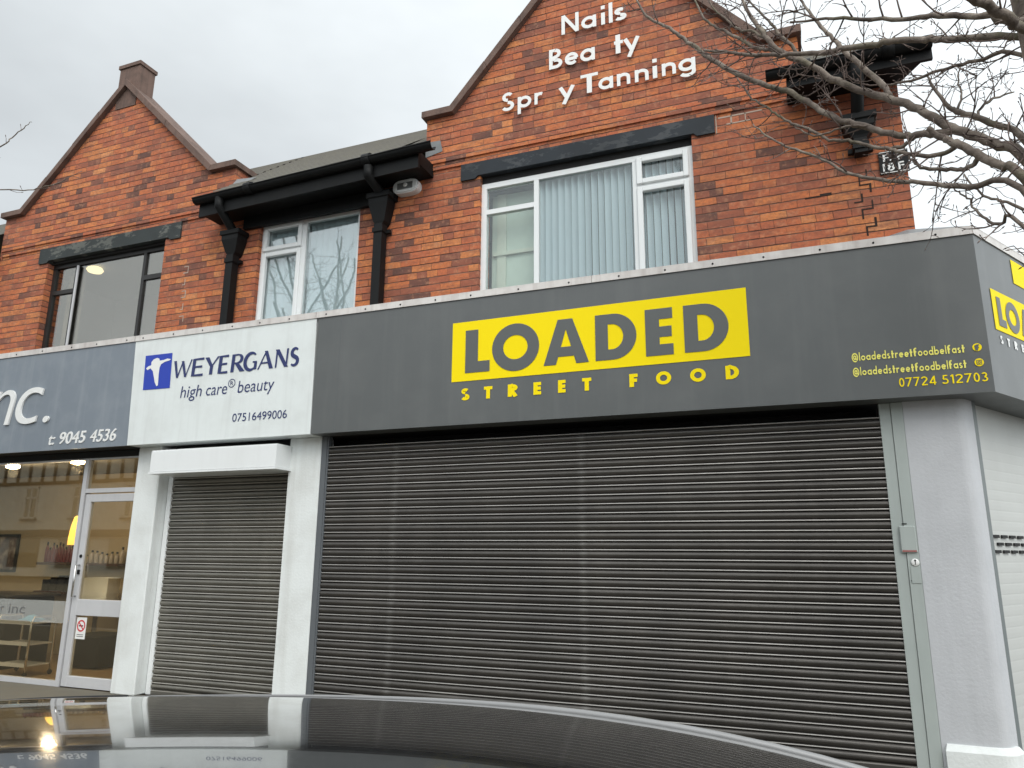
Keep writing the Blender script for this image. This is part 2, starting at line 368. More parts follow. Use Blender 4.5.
plan_prism(MB(), [(5.383, .104), (5.383 + 4.6 * sx, .104 + 4.6 * cx_), (5.083 + 4.6 * sx, .104 + 4.6 * cx_), (5.09, .362), (5.383, .362)], 2.62, 5.398).build('side_wall', M['brick'], T)
MB().box(-9, 5.9, 4.45, 4.65, -.1, 5.4).build('rear_wall', M['brick'], T)
MB().box(-9.2, -9, .1, 4.65, -.1, 5.4).build('end_wall', M['brick'], T)
# brick ledge courses under the gables
for g in (GA, GC):
    m = MB(); m.box(g['o0'] + .06, g['o1'] - .1, YB - .035, YB + .05, 5.455, 5.525)
    m.box(g['o0'] + .06, g['o1'] - .1, YB - .018, YB + .05, 5.385, 5.4545)
    m.build('ledge_course', M['brick'], T)
def offset_line(pts, d):
    out = []
    for i, p in enumerate(pts):
        ns = []
        for a, b in ((i - 1, i), (i, i + 1)):
            if 0 <= a and b < len(pts):
                dx, dz = pts[b][0] - pts[a][0], pts[b][1] - pts[a][1]; l = math.hypot(dx, dz); ns.append((-dz / l, dx / l))
        n = (sum(a for a, _ in ns) / len(ns), sum(b for _, b in ns) / len(ns)); k = n[0]**2 + n[1]**2
        out.append((p[0] + n[0] * d / k, p[1] + n[1] * d / k))
    return out
for g in (GA, GC):
    p = gable_pts(g); p[0] = (p[0][0] - .035, p[0][1]); p[-1] = (p[-1][0] + .035, p[-1][1])
    lo, hi = offset_line(p, .003), offset_line(p, .074)
    m = MB()
    # coping laid as separate stones with open joints
    for i in range(len(p) - 1):
        L = math.dist(p[i], p[i + 1]); k = max(1, round(L / .62))
        for j in range(k):
            a, b = j / k + (.0009 if j else 0), (j + 1) / k - (.0009 if j < k - 1 else 0)
            lp = lambda A, B, t: (A[0] + (B[0] - A[0]) * t, A[1] + (B[1] - A[1]) * t)
            dy = random.uniform(-.004, .004)
            m.prism([[lp(lo[i], lo[i+1], a), lp(lo[i], lo[i+1], b), lp(hi[i], hi[i+1], b), lp(hi[i], hi[i+1], a)]], YB - .065 + dy, .42)
    m.build('coping', M['coping'], T)
# squat stone pier behind the left apex
m = MB(); m.box(-3.85, -3.49, .09, .34, 7.25, 7.86); m.box(-3.868, -3.472, .072, .358, 7.863, 7.915)
m.build('apex_pier', M['coping'], T)
m = MB(); m.box(2.62, 2.96, .02, .62, 7.3, 8.0); m.box(2.595, 2.985, -.005, .645, 8.003, 8.06); m.build('apex_pier', M['coping'], T)
# main roof and the two cross roofs
YE, ZE, SL = -.24, 5.47, .83
yr = 1.4; zr = ZE + SL * (yr - YE)
m = MB()
for x0, x1, hip in ((GA['o1'] + .02, GC['o0'] - .01, 0), (GC['o1'] + .02, 5.60, 1), (-9, GA['o0'] - .02, 0), (GA['o0'] + .02, GA['o1'] - .02, 2)):
    n = 1 if hip else 14                                         # courses of slate, each lapped over the next
    for i in range(14):
        a, b = i / 14, (i + 1) / 14
        ya, yb = YE + (yr - YE) * a, YE + (yr - YE) * b
        za, zb = ZE + SL * (ya - YE) + .014, ZE + SL * (yb - YE) + .002
        if hip == 2 and ya < .42: continue
        xa, xb = (x1 - (ya - YE), x1 - (yb - YE)) if hip == 1 else (x1, x1)
        if hip == 1 and xb <= x0: break
        m.add([(x0, ya, za), (xa, ya, za), (xb, yb, zb), (x0, yb, zb), (x0, ya, za - .012), (xa, ya, za - .012)], [(0, 1, 2, 3), (4, 5, 1, 0)])
m.add([(-9, yr, zr), (3.5, yr, zr), (3.5, 4.7, 5.42), (-9, 4.7, 5.42)], [(0, 1, 2, 3)])
m.add([(3.26, yr, zr), (5.60, YE, ZE), (5.40, .15, 5.52), (5.30, 4.7, 5.42), (3.5, 4.7, 5.42)], [(0, 1, 2, 3, 4)])
for g in (GC,):
    za = g['za'] - .62
    m.add([(g['ap'], .3, za), (g['ap'], 1.5, za), (g['o0'] + .35, 1.5, 5.6), (g['o0'] + .35, .3, 5.6), (g['o1'] - .35, .3, 5.6), (g['o1'] - .35, 1.5, 5.6)], [(0, 1, 2, 3), (0, 4, 5, 1)])
roof = m.build('roof', M['slate'], T)
m = MB().tube([(GA['o1'], yr + .05, zr - .03), (GC['o0'], yr + .05, zr - .03)], .05, 8); m.build('ridge_tile', M['slate'], roof)
# lead where the slates meet the gables
m = MB()
m.add([(GC['o0'] - .30, YE + .03, ZE + .05), (GC['o0'] - .004, YE + .2, 5.70), (GC['o0'] - .004, .095, 5.80), (GC['o0'] - .26, .095, 5.74)], [(0, 1, 2, 3)])
m.build('lead_flashing', M['lead'], roof); m = MB()
m.add([(GA['o1'] + .01, -.05, 5.55), (GA['o1'] + .33, -.05, 5.64), (GA['o1'] + .30, .12, 5.79), (GA['o1'] + .01, .12, 5.82)], [(0, 1, 2, 3)])
m.build('lead_flashing', M['lead'], roof); m = MB()
m.add([(GC['o0'] - .003, YB - .006, 5.56), (GC['o0'] + .20, YB - .006, 5.60), (GC['o0'] + .17, YB - .006, 5.73), (GC['o0'] - .003, YB - .006, 5.74)], [(0, 1, 2, 3)])
m.build('lead_flashing', M['lead'], roof)

# eaves: soffit board, half-round gutter, brackets
def gutter(x0, x1, z0, z1, hip=False, y=-.27):
    m = MB(); n = 9; rows = []
    for r in (.060, .053):
        for (x, z) in ((x0, z0), (x1, z1)):
            rows.append([(x, y + r * math.cos(math.pi + math.pi * k / n), z + r * math.sin(math.pi + math.pi * k / n)) for k in range(n + 1)])
    m.grid(rows[0:2]); m.grid(rows[2:4])
    for k in (0, n):
        m.add([rows[0][k], rows[1][k], rows[3][k], rows[2][k]], [(0, 1, 2, 3)])
    for i, j in ((0, 2), (1, 3)): m.add(rows[i] + rows[j][::-1], [tuple(range(2 * n + 2))])
    m.tube([(x0, y - .060, z0), (x1, y - .060, z1)], .009, 6)
    k = max(2, round((x1 - x0) / 1.5))
    for i in range(k):                                            # socket joints
        t = (i + .5) / k; x = x0 + (x1 - x0) * t; z = z0 + (z1 - z0) * t
        m.tube([(x - .045, y - .0, z - .005), (x + .045, y - .0, z - .005)], .066, 14)
    return m
def eaves(x0, x1, z0, z1, hip=False):
    e = MB()
    if hip:
        plan = [(x0, -.2), (x1 - .03, -.2), (5.40, YB - .002), (x0, YB - .002)]
        plan_prism(e, plan, 5.335, 5.40)
        e.box(x0, x1, -.235, -.2025, 5.29, 5.47)
    else:
        v = [(x, y, z) for x, zz in ((x0, z0), (x1, z1)) for y, z in ((-.2, zz - .12), (YB - .002, zz - .12), (YB - .002, zz + .02), (-.2, zz + .02))]
        e.add(v, [(0, 1, 2, 3), (7, 6, 5, 4), (0, 4, 5, 1), (3, 2, 6, 7), (0, 3, 7, 4), (1, 5, 6, 2)])
        v = [(x, y, z) for x, zz in ((x0, z0), (x1, z1)) for y, z in ((-.235, zz - .17), (-.2025, zz - .17), (-.2025, zz + .05), (-.235, zz + .05))]
        e.add(v, [(0, 1, 2, 3), (7, 6, 5, 4), (0, 4, 5, 1), (3, 2, 6, 7), (0, 3, 7, 4), (1, 5, 6, 2)])
    return e
ev = eaves(GA['o1'] - .16, GC['o0'] + .10, 5.36, 5.43).build('eaves_board', M['black'], T)
gutter(-1.85, 1.20, 5.39, 5.46).build('gutter', M['black'], ev)
MB().box(-1.42, .60, YB - .05, YB - .001, 5.105, 5.262).build('frieze_board', M['black'], ev)
ev2 = eaves(4.52, 5.60, 5.41, 5.41, True).build('eaves_board', M['black'], T)
gm = gutter(4.36, 5.60, 5.43, 5.43); gm.build('gutter', M['black'], ev2)
ev3 = eaves(-9, GA['o0'] + .02, 5.36, 5.36).build('eaves_board', M['black'], T)
gutter(-9, GA['o0'] + .1, 5.40, 5.40).build('gutter', M['black'], ev3)
# downpipes with hopper heads
def downpipe(x, zbot, ztop=5.36, sq=.100, hop=(5.02, 4.78)):
    m = MB(); y = YB - .085
    m.tube([(x, -.27, ztop), (x, -.27, ztop - .10), (x, y - .05, hop[0] + .02), (x, y, hop[0] - .03)], .05, 10)
    h0, h1 = hop
    pr = [(.20, .15, h0), (.20, .15, h0 - .05), (.17, .125, h0 - .06), (.17, .125, h0 - .11), (.10, .07, h1), (.065, .058, h1 - .03)]
    rows = []
    for a, b, z in pr: rows.append([(x - a*.68, y - b*.62, z), (x + a*.68, y - b*.62, z), (x + a*.68, y + .08, z), (x - a*.68, y + .08, z), (x - a*.68, y - b*.62, z)])
    m.grid(rows, False); m.add(rows[0][:4], [(0, 1, 2, 3)])
    m.box(x - sq/2, x + sq/2, y - sq/2, y + sq/2, zbot, h1 - .03)
    z = h1 - .10
    while z > zbot + .05:
        m.box(x - sq/2 - .012, x + sq/2 + .012, y - sq/2 - .012, y + sq/2 + .012, z - .025, z + .025)
        m.box(x - sq/2 - .045, x + sq/2 + .045, y + sq/2 - .02, y + sq/2 + .02, z - .018, z + .018); z -= 1.05
    return m
downpipe(-1.50, 3.83, hop=(5.06, 4.80)).build('downpipe', M['black'], T)
downpipe(.455, 3.83, hop=(5.17, 4.86)).build('downpipe', M['black'], T)
downpipe(5.05, 4.70, hop=(5.04, 4.86)).build('downpipe', M['black'], T)

# lintels
def lintel(x0, x1, z0, z1, mat, ch=.16):
    # chamfered underside, deeper over the opening
    prof = [(x0, z0), (x0 + ch, z0), (x0 + ch + .03, z0 + .03), (x1 - ch - .03, z0 + .03), (x1 - ch, z0), (x1, z0), (x1, z1), (x0, z1)]
    MB().prism([prof], YB - .022, YB + .10).build('lintel', mat, T)
lintel(-4.86, -2.41, 5.17, 5.383, flaking('flaking_grey_paint', (.030, .037, .037), (.13, .135, .12), 2.6)); lintel(1.348, 3.893, 5.20, 5.383, flaking('flaking_blue_black_paint', (.016, .022, .029), (.05, .055, .06), 3.4))

# windows: frame as the part, panes, blinds and the rest under it
def window(name, x0, x1, z0, z1, yf, bars, panes, mat, glass, sash=(), fw=.055, blind=None, label=None):
    m = MB(); d = .06
    m.box(x0, x0 + fw, yf, yf + d, z0, z1); m.box(x1 - fw, x1, yf, yf + d, z0, z1)
    m.box(x0 + fw, x1 - fw, yf + .001, yf + d, z1 - fw, z1); m.box(x0 + fw, x1 - fw, yf + .001, yf + d, z0, z0 + fw)
    for (a, b, c, e) in bars: m.box(a, b, yf + .002, yf + d - .001, c, e)
    for (a, b, c, e) in sash:                                     # opening casements stand proud
        s = .052
        for q in ((a, a + s, c, e), (b - s, b, c, e), (a + s, b - s, e - s, e), (a + s, b - s, c, c + s)): m.bevbox(q[0], q[1], yf - .022, yf + .02, q[2], q[3], .006)
    w = m.build('window', mat, T, label)
    for (a, b, c, e) in panes: MB().box(a, b, yf + .024, yf + .030, c, e).build('pane', glass, w)
    if blind:
        bm = MB(); a, b = x0 + .03, x1 - .03; n = int((b - a) / blind[0]); ang = R(blind[1]); yy = yf + .088
        for i in range(n + 1):
            xc = a + i * (b - a) / n
            if not (blind[2] <= xc <= blind[3]): continue
            an = ang + random.gauss(0, .06); hw = blind[0] * .60; dx, dy = hw * math.cos(an), hw * math.sin(an); rows = []
            for t in (-1, -.5, 0, .5, 1):
                bow = .013 * (1 - t * t); rows.append([(xc + dx * t, yy + dy * t + bow, z0 - .3), (xc + dx * t, yy + dy * t + bow, z1 + .09)])
            bm.grid(rows)
        bm.box(a, b, yy - .025, yy + .025, z1 + .09, z1 + .13)
        bm.build('vertical_blind', M['blind'], w)
    return w
x0, x1, z0, z1 = WC; f = .055
wc = window('window', x0, x1, z0, z1, YB + .045,
    [(2.125, 2.175, z0, z1 - f), (3.115, 3.155, z0, z1 - f), (x0 + f, 2.125, 4.81, 4.86), (3.155, x1 - f, 4.80, 4.85)],
    [(x0 + f, 2.125, 4.86, z1 - f), (x0 + f, 2.125, z0, 4.81), (2.175, 3.115, z0, z1 - f), (3.155, x1 - f, 4.85, z1 - f), (3.155, x1 - f, z0, 4.80)],
    M['upvc'], M['glass_up'], [(3.155, x1 - f + .015, 4.845, z1 - .03), (3.155, x1 - f + .015, z0, 4.815)], blind=(.066, 54, 2.16, 4))
# pale net hung behind the left lights of the same window, with a sash bar beyond it
m = MB(); m.add([(1.60, .34, z0), (2.14, .34, z0), (2.14, .34, z1 - .05), (1.60, .34, z1 - .05)], [(0, 1, 2, 3)]); m.build('net_curtain', plain('net_curtain', (.55, .62, .52), .9), wc)
m = MB(); m.box(1.62, 2.13, .31, .33, 4.42, 4.46); m.box(1.66, 1.76, .325, .335, 3.5, 5.1); m.build('inner_sash', plain('inner_sash', (.60, .62, .50), .7), wc)
x0, x1, z0, z1 = WB
wb = window('window', x0, x1, z0, z1, YB + .055,
    [(-.655, -.60, z0, z1 - f), (x0 + f, -.655, 4.785, 4.835)],
    [(x0 + f, -.655, 4.835, z1 - f), (x0 + f, -.655, z0, 4.785), (-.60, x1 - f, z0, z1 - f)],
    M['upvc'], glassmat('upper_glass_reflecting', .17), [(x0 + .03, -.655, 4.82, z1 - .03), (x0 + .03, -.655, z0, 4.80)], blind=(.078, 22, -9, 9))
x0, x1, z0, z1 = WA
wa = window('window', x0, x1, z0, z1, YB + .09,
    [(-4.285, -4.235, z0, z1 - .05), (-3.095, -3.05, z0, z1 - .05), (x0 + .05, -4.285, 4.745, 4.80), (-3.05, x1 - .05, 4.75, 4.81)],
    [(x0 + .05, -4.285, 4.80, z1 - .05), (x0 + .05, -4.285, z0, 4.745), (-4.235, -3.095, z0, z1 - .05), (-3.05, x1 - .05, 4.81, z1 - .05), (-3.05, x1 - .05, z0, 4.75)],
    M['darkframe'], M['glass_dark'], fw=.05, label='dark framed window without blinds')
m = MB(); m.box(-4.245, -4.215, YB + .075, YB + .0895, 3.5, z1 - .06); m.build('pale_bead', M['alu'], wa)
for xa, xb in ((-4.60, -4.52), (-4.35, -4.30)):
    rows = [[(xa + (xb - xa) * t / 6, .36 + .02 * math.sin(t * 2.1), z) for z in (3.4, 5.1)] for t in range(7)]
    MB().grid(rows).build('curtain', plain('beige_curtain', (.42, .37, .28), .9), wa)
# rooms behind the upper windows
m = MB()
for xa, xb in ((-5.6, -1.75), (-1.7, .7), (.8, 5.0)):
    m.add([(xa, 1.9, 2.7), (xb, 1.9, 2.7), (xb, 1.9, 5.35), (xa, 1.9, 5.35), (xa, .37, 2.7), (xb, .37, 2.7), (xb, .37, 5.35), (xa, .37, 5.35)], [(0, 1, 2, 3), (3, 2, 6, 7), (0, 4, 5, 1), (0, 3, 7, 4), (1, 5, 6, 2)])
m.build('upper_room', M['room_grey'], T)
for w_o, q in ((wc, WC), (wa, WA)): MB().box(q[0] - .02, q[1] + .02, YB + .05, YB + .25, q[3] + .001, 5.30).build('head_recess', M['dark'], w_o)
lp = MB().lathe((-4.62, .72, 5.30), [(.02, .04), (.09, .03), (.11, 0), (.09, -.03), (.02, -.045)], 20).build('ceiling_lamp', emit('lamp_warm', (1, .83, .45), 2.2))
tag(lp, 'small oval ceiling lamp lit behind the dark framed upper window', 'lamp')

# ------------------------------------------------------------------ shopfronts
ZS = 2.595                                                       # underside of the fascias
MB().box(-2.55, 5.13, .0015, .34, ZS + .004, 2.618).build('soffit', M['dark'], T)
MB().box(-9, 5.2, .02, 2.0, 2.63, 2.69).build('first_floor', M['dark'], T)
m = MB(); m.bevbox(-2.540, -2.205, -.02, .19, 0, 2.6, .012); m.build('pillar', M['render_white'], T)
m = MB(); m.bevbox(-.473, -.085, -.02, .19, 0, 2.6, .012); m.build('pillar', M['render_white'], T)
# right pillar turns the corner on a soft radius
ang = R(32); dxs, dys = math.sin(ang), math.cos(ang)
plan = [(5.132, -.02)]
for k in range(9):
    a = -math.pi/2 + (math.pi/2 - ang) * k / 8; plan.append((5.47 + .10 * math.cos(a), .08 + .10 * math.sin(a)))
plan.append((plan[-1][0] + .10 * dxs, plan[-1][1] + .10 * dys)); pend = plan[-1]
plan += [(pend[0] - .25, pend[1] + .16), (5.132, .25)]
mm = MB(); plan_prism(mm, plan, 0, 2.6); pr = mm.build('pillar', M['render_shaded'], T, 'rounded corner pillar with fascia shade put into its grey-white render')
mm = MB(); pl2 = [(5.15, -.062)]
for k in range(7):
    a = -math.pi/2 + (math.pi/2 - ang) * k / 6; pl2.append((5.475 + .135 * math.cos(a), .075 + .135 * math.sin(a)))
pl2.append((pl2[-1][0] + .09 * dxs, pl2[-1][1] + .09 * dys)); pl2 += [(pend[0] - .1, pend[1] + .1), (5.15, .2)]
plan_prism(mm, pl2, 0, .185)
n = len(pl2); v = [(x, y, .185) for x, y in pl2] + [(5.3 + (x - 5.3) * .9, y * .72 + .01, .225) for x, y in pl2]
mm.add(v, [tuple(range(n, 2 * n))] + [(i, (i+1) % n, n + (i+1) % n, n + i) for i in range(n)])
mm.build('plinth', M['render_white'], pr)

def slat_curtain(x0, x1, z0, z1, p, y, mat, name, label):
    prof = [(0, -.004), (.05, -.0095), (.14, -.0165), (.25, -.0215), (.37, -.0240), (.48, -.0225), (.59, -.0170), (.67, -.0100), (.73, -.001), (.75, .009), (.785, .009), (.79, -.014), (.815, -.0185), (.86, -.0200), (.92, -.0185), (.965, -.0110), (1.0, -.004)]
    m = MB(); z = z0; i = 0
    while z < z1:
        jx = random.uniform(-.0013, .0013); rows = []
        for xx in (x0, x0 + (x1 - x0) * .33, x0 + (x1 - x0) * .66, x1):
            dz = random.uniform(-.0005, .0005)
            rows.append([(xx, y + b + jx, z + a * p + dz) for a, b in prof])
        m.grid(rows, False); z += p; i += 1
    m.box(x0, x1, y + .008, y + .016, z0, z1)
    m.box(x0, x1, y - .017, y + .003, z0 - .065, z0 - .001)        # bottom rail
    return m.build(name, mat, T, label)
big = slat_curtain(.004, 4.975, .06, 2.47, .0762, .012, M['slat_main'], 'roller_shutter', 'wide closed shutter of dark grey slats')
MB().box(0, 4.98, .30, .32, 2.3, ZS).build('roller_void', M['dark'], big)  # near-black sheet, paints in the shade of the roller recess
m = MB(); m.box(-.083, -.0, -.012, .05, 0, ZS); m.box(-.066, -.018, -.020, -.0125, 0, ZS); m.build('guide_rail', M['guide_dark'], big)
m = MB(); m.box(4.972, 5.048, -.014, .05, 0, ZS); m.box(5.051, 5.130, -.022, .05, 0, ZS); gr = m.build('guide_rail', M['guide_grey'], big)
m = MB(); m.bevbox(5.018, 5.122, -.036, -.0225, 1.488, 1.678, .005); m.build('lock_cover', M['guide_grey'], gr)
m = MB(); m.box(5.024, 5.116, -.0385, -.0365, 1.494, 1.506); m.build('red_stripe', plain('red_stripe', (.35, .12, .11), .5), gr)
m = MB(); m.lathe((5.098, -.024, 1.420), [(.027, 0), (.027, -.006), (.022, -.010), (.008, -.011)], 20, 'y'); lk = m.build('key_switch', M['letter'], gr)
m = MB(); m.box(5.0955, 5.1005, -.0365, -.0352, 1.404, 1.434); m.lathe((5.098, -.0352, 1.434), [(.007, 0), (.007, -.001)], 10, 'y'); m.build('key_slot', M['dark'], lk)
for q in ((5.040, 5.072, 1.690, 1.698), (5.060, 5.090, 1.288, 1.296)): MB().box(q[0], q[1], -.0255, -.0225, q[2], q[3]).build('screw', M['dark'], gr)
m = MB(); m.bevbox(5.064, 5.124, -.0265, -.0225, 1.275, 1.395, .0015); m.build('switch_plate', M['guide_grey'], gr)
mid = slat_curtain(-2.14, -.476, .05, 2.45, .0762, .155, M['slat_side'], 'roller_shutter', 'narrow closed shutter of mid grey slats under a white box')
m = MB(); m.box(-2.196, -2.138, .125, .188, 0, 2.5); m.build('guide_rail', M['upvc'], mid)
m = MB(); m.prism([rect(-2.09, -.445, 2.285, 2.50)], -.25, .14); m.prism([rect(-2.105, -.432, 2.262, 2.282)], -.256, .14); m.box(-2.09, -.445, -.243, .14, 2.501, 2.515); m.build('shutter_box', M['upvc'], mid)
m = MB(); m.box(-2.1, -.48, .1, .15, 2.40, 2.6); m.build('header', M['dark'], mid)

# side street: dark guide and pale perforated shutter
P0 = Vector((pend[0], pend[1], 0)); D = Vector((dxs, dys, 0)); NN = Vector((dys, -dxs, 0))
def sidebox(mb, s0, s1, z0, z1, o0, o1):                          # along the side street: s along, o out from its face
    c = P0 + D * (s0 + s1) / 2 + NN * (o0 + o1) / 2 + Vector((0, 0, (z0 + z1) / 2))
    return mb.obox(c, D * (s1 - s0) / 2, NN * (o1 - o0) / 2, Vector((0, 0, (z1 - z0) / 2)))
m = MB(); z = .05
for i in range(34):
    prof = [(0, 0), (.12, .0006), (.5, .0010), (.86, .0006), (1.0, 0)]
    m.grid([[P0 + D * s + NN * (-.05 + b) + Vector((0, 0, z + a * .0762)) for a, b in prof] for s in (.075, 3.6)], False); z += .0762
sidebox(m, .075, 3.6, .05, 2.6, -.066, -.052)
sd_ = m.build('roller_shutter', M['shutter_pale'], T, 'pale grey shutter on the side street with rows of small slots')
m = MB(); sidebox(m, .012, .072, 0, 2.6, -.06, -.004); m.build('guide_rail', painted('side_guide', (.16, .18, .18), .5, .2), sd_)
m = MB()
for r_i, zz in enumerate((1.60, 1.545, 1.49)):
    for k in range(11): sidebox(m, .16 + .15 * k + (.07 if r_i == 1 else .01), .26 + .15 * k + (.07 if r_i == 1 else .01), zz, zz + .022, -.045, -.035)
m.build('slot', M['dark'], sd_)
m = MB(); sidebox(m, 3.6, 4.6, 0, 2.6, -.1, 0); m.build('pillar', M['render_white'], T)

# ------------------------------------------------------------------ lettering tools
def arc(cx, cz, rx, rz, a0, a1, n=None):
    n = n or max(4, int(abs(a1 - a0) / 11)); return [(cx + rx * math.cos(R(a0 + (a1 - a0) * i / n)), cz + rz * math.sin(R(a0 + (a1 - a0) * i / n))) for i in range(n + 1)]
RING = lambda cx, cz, rx, rz: arc(cx, cz, rx, rz, 0, 360, 28)
X = .62
def glyph(c, w):
    h = w / 2; t = 1 - h; q = X / 2 - h + h * .2
    lo = dict(
        a=[RING(.30, .31, .27, .31 - h), [(.57, 0), (.57, X)]], b=[RING(.30, .31, .27, .31 - h), [(.03, 0), (.03, 1.05)]], d=[RING(.30, .31, .27, .31 - h), [(.57, 0), (.57, 1.05)]],
        p=[RING(.30, .31, .27, .31 - h), [(.03, -.3), (.03, X)]], g=[RING(.30, .31, .27, .31 - h), [(.57, X), (.57, -.06)] + arc(.31, -.06, .26, .24 - h, -10, -160)],
        o=[RING(.30, .31, .27, .31 - h)], e=[arc(.30, .31, .27, .31 - h, 0, 318), [(.04, .31), (.57, .31)]], i=[[(0, 0), (0, X)], [(0, .80), (0, .80 + w * 1.15)]], l=[[(0, 0), (0, 1.05)]],
        n=[[(0, 0), (0, X)], arc(.235, .37, .235, .25 - h, 180, 0) + [(.47, 0)]], r=[[(0, 0), (0, X)], arc(.22, .35, .22, .27 - h, 180, 60)],
        s=[arc(.2, .455, .155, .165 - h * .8, 35, 270) , arc(.2, .165, .175, .165 - h * .8, 90, -150)], t=[[(.13, 0), (.13, .92)], [(0, X - h), (.30, X - h)]],
        f=[[(.12, 0), (.12, .82)] + arc(.30, .82, .18, .22 - h, 180, 70), [(0, X - h), (.32, X - h)]], y=[[(0, X), (.27, .03)], [(.52, X), (.14, -.3)]], v=[[(0, X), (.25, 0)], [(.25, 0), (.5, X)]])
    if c in lo: return lo[c]
    up = dict(
        N=[[(h, 0), (h, 1)], [(h, 1 - h * .3), (.74, h * .3)], [(.74, 0), (.74, 1)]], B=[[(h, 0), (h, 1)], [(h, t), (.27, t)] + arc(.27, .75, .19, .25 - h, 90, -90) + [(h, .5)], [(h, .5 - h * .2), (.30, .5 - h * .2)] + arc(.30, .25, .23, .25 - h, 90, -90) + [(h, h)]],
        S=[arc(.27, .755, .19, .245 - h, 30, 270), arc(.27, .265, .23, .265 - h, 90, -155)], T=[[(0, t), (.56, t)], [(.28, 0), (.28, t)]],
        R=[[(h, 0), (h, 1)], [(h, t), (.27, t)] + arc(.27, .72, .21, .28 - h, 90, -90) + [(h, .44 + h)], [(.25, .46), (.50, 0)]], E=[[(h, 0), (h, 1)], [(h, t), (.48, t)], [(h, .5), (.46, .5)], [(h, h), (.48, h)]],
        F=[[(h, 0), (h, 1)], [(h, t), (.48, t)], [(h, .5), (.44, .5)]], O=[RING(.5, .5, .5 - h, .5 - h)], D=[[(h, 0), (h, 1)], [(h, t), (.26, t)] + arc(.26, .5, .46 - h, .5 - h, 90, -90) + [(h, h)]],
        P=[[(h, 0), (h, 1)], [(h, t), (.27, t)] + arc(.27, .72, .21, .28 - h, 90, -90) + [(h, .44 + h)]])
    if c in up: return up[c]
    dg = {'0': [RING(.28, .5, .27 - h, .5 - h)], '7': [[(0, t), (.50, t), (.14, 0)]], '2': [arc(.25, .72, .23, .28 - h, 165, -38) + [(.03, h)], [(0, h), (.52, h)]], '4': [[(.42, 0), (.42, 1)], [(.42, .97), (.03, .24)], [(0, .24), (.56, .24)]],
          '5': [[(.48, t), (.16, t), (.10, .54)], arc(.24, .31, .25, .31 - h, 125, -150)], '1': [[(.05, .80), (.24, .97)], [(.24, 0), (.24, 1)]], '3': [arc(.24, .74, .18, .26 - h, 150, -90), arc(.24, .27, .22, .27 - h, 90, -150)],
          '8': [RING(.26, .74, .19, .26 - h), RING(.26, .26, .23, .26 - h)],
          '@': [arc(.5, .42, .46, .50, -50, 300), RING(.47, .42, .18, .20), [(.67, .64), (.66, .24), (.80, .2)]], '.': [[(0, 0), (0, w)]]}
    return dg[c]
def ribbon(mb, pts, w, fit, y0, y1, k, mapf):
    closed = math.dist(pts[0], pts[-1]) < 1e-6
    if closed: pts = pts[:-1]
    n = len(pts); L, Rr = [], []
    for i, p in enumerate(pts):
        dirs = []
        for a, b in ((i - 1, i), (i, i + 1)):
            if closed or (0 <= a and b < n):
                A, B = pts[a % n], pts[b % n]; l = math.dist(A, B) or 1; dirs.append(((B[0] - A[0]) / l, (B[1] - A[1]) / l))
        nx = -sum(d[1] for d in dirs) / len(dirs); nz = sum(d[0] for d in dirs) / len(dirs); q = max(.35, nx * nx + nz * nz)
        L.append(fit((p[0] + nx * w / 2 / q, p[1] + nz * w / 2 / q))); Rr.append(fit((p[0] - nx * w / 2 / q, p[1] - nz * w / 2 / q)))
    yy = y0 - k * .00035; m = n if closed else n - 1
    v = [mapf(x, yy, z) for x, z in L] + [mapf(x, yy, z) for x, z in Rr]
    f = [(i, (i+1) % n, n + (i+1) % n, n + i) for i in range(m)]
    if y1 is not None:
        v += [mapf(x, y1, z) for x, z in L] + [mapf(x, y1, z) for x, z in Rr]
        for i in range(m): j = (i+1) % n; f += [(i, 2*n + i, 2*n + j, j), (n + i, n + j, 3*n + j, 3*n + i)]
        if not closed: f += [(0, n, 3*n, 2*n), (n - 1, 3*n - 1, 4*n - 1, 2*n - 1)]
    mb.add(v, f)
IDM = lambda x, y, z: (x, y, z)
def put_glyph(mb, c, w, x0, x1, zb, cap, y0, y1=None, mapf=IDM):
    ss = glyph(c, w); xs = []
    for s in ss:
        for i, p in enumerate(s):
            a = s[max(i-1, 0)]; b = s[min(i+1, len(s)-1)]; l = math.dist(a, b) or 1; nx = abs(b[1] - a[1]) / l
            xs += [p[0] - nx * w / 2, p[0] + nx * w / 2]
    lo, hi = min(xs), max(xs); sx_ = (x1 - x0) / (hi - lo)
    for k, s in enumerate(ss): ribbon(mb, s, w, lambda p: (x0 + (p[0] - lo) * sx_, zb + p[1] * cap), y0, y1, k, mapf)
def put_line(mb, text, w, x0, x1, zb, cap, y0, gap=.15, mapf=IDM):
    ws = []
    for c in text:
        if c == ' ': ws.append(None); continue
        xs = [p[0] for s in glyph(c, w) for p in s]; ws.append(max(xs) - min(xs) + w)
    tot = sum((.28 if a is None else a) for a in ws) + gap * (len(ws) - 1); k = (x1 - x0) / tot; x = x0
    for c, a in zip(text, ws):
        if a is not None: put_glyph(mb, c, w, x, x + a * k, zb, cap, y0, None, mapf)
        x += ((.28 if a is None else a) + gap) * k
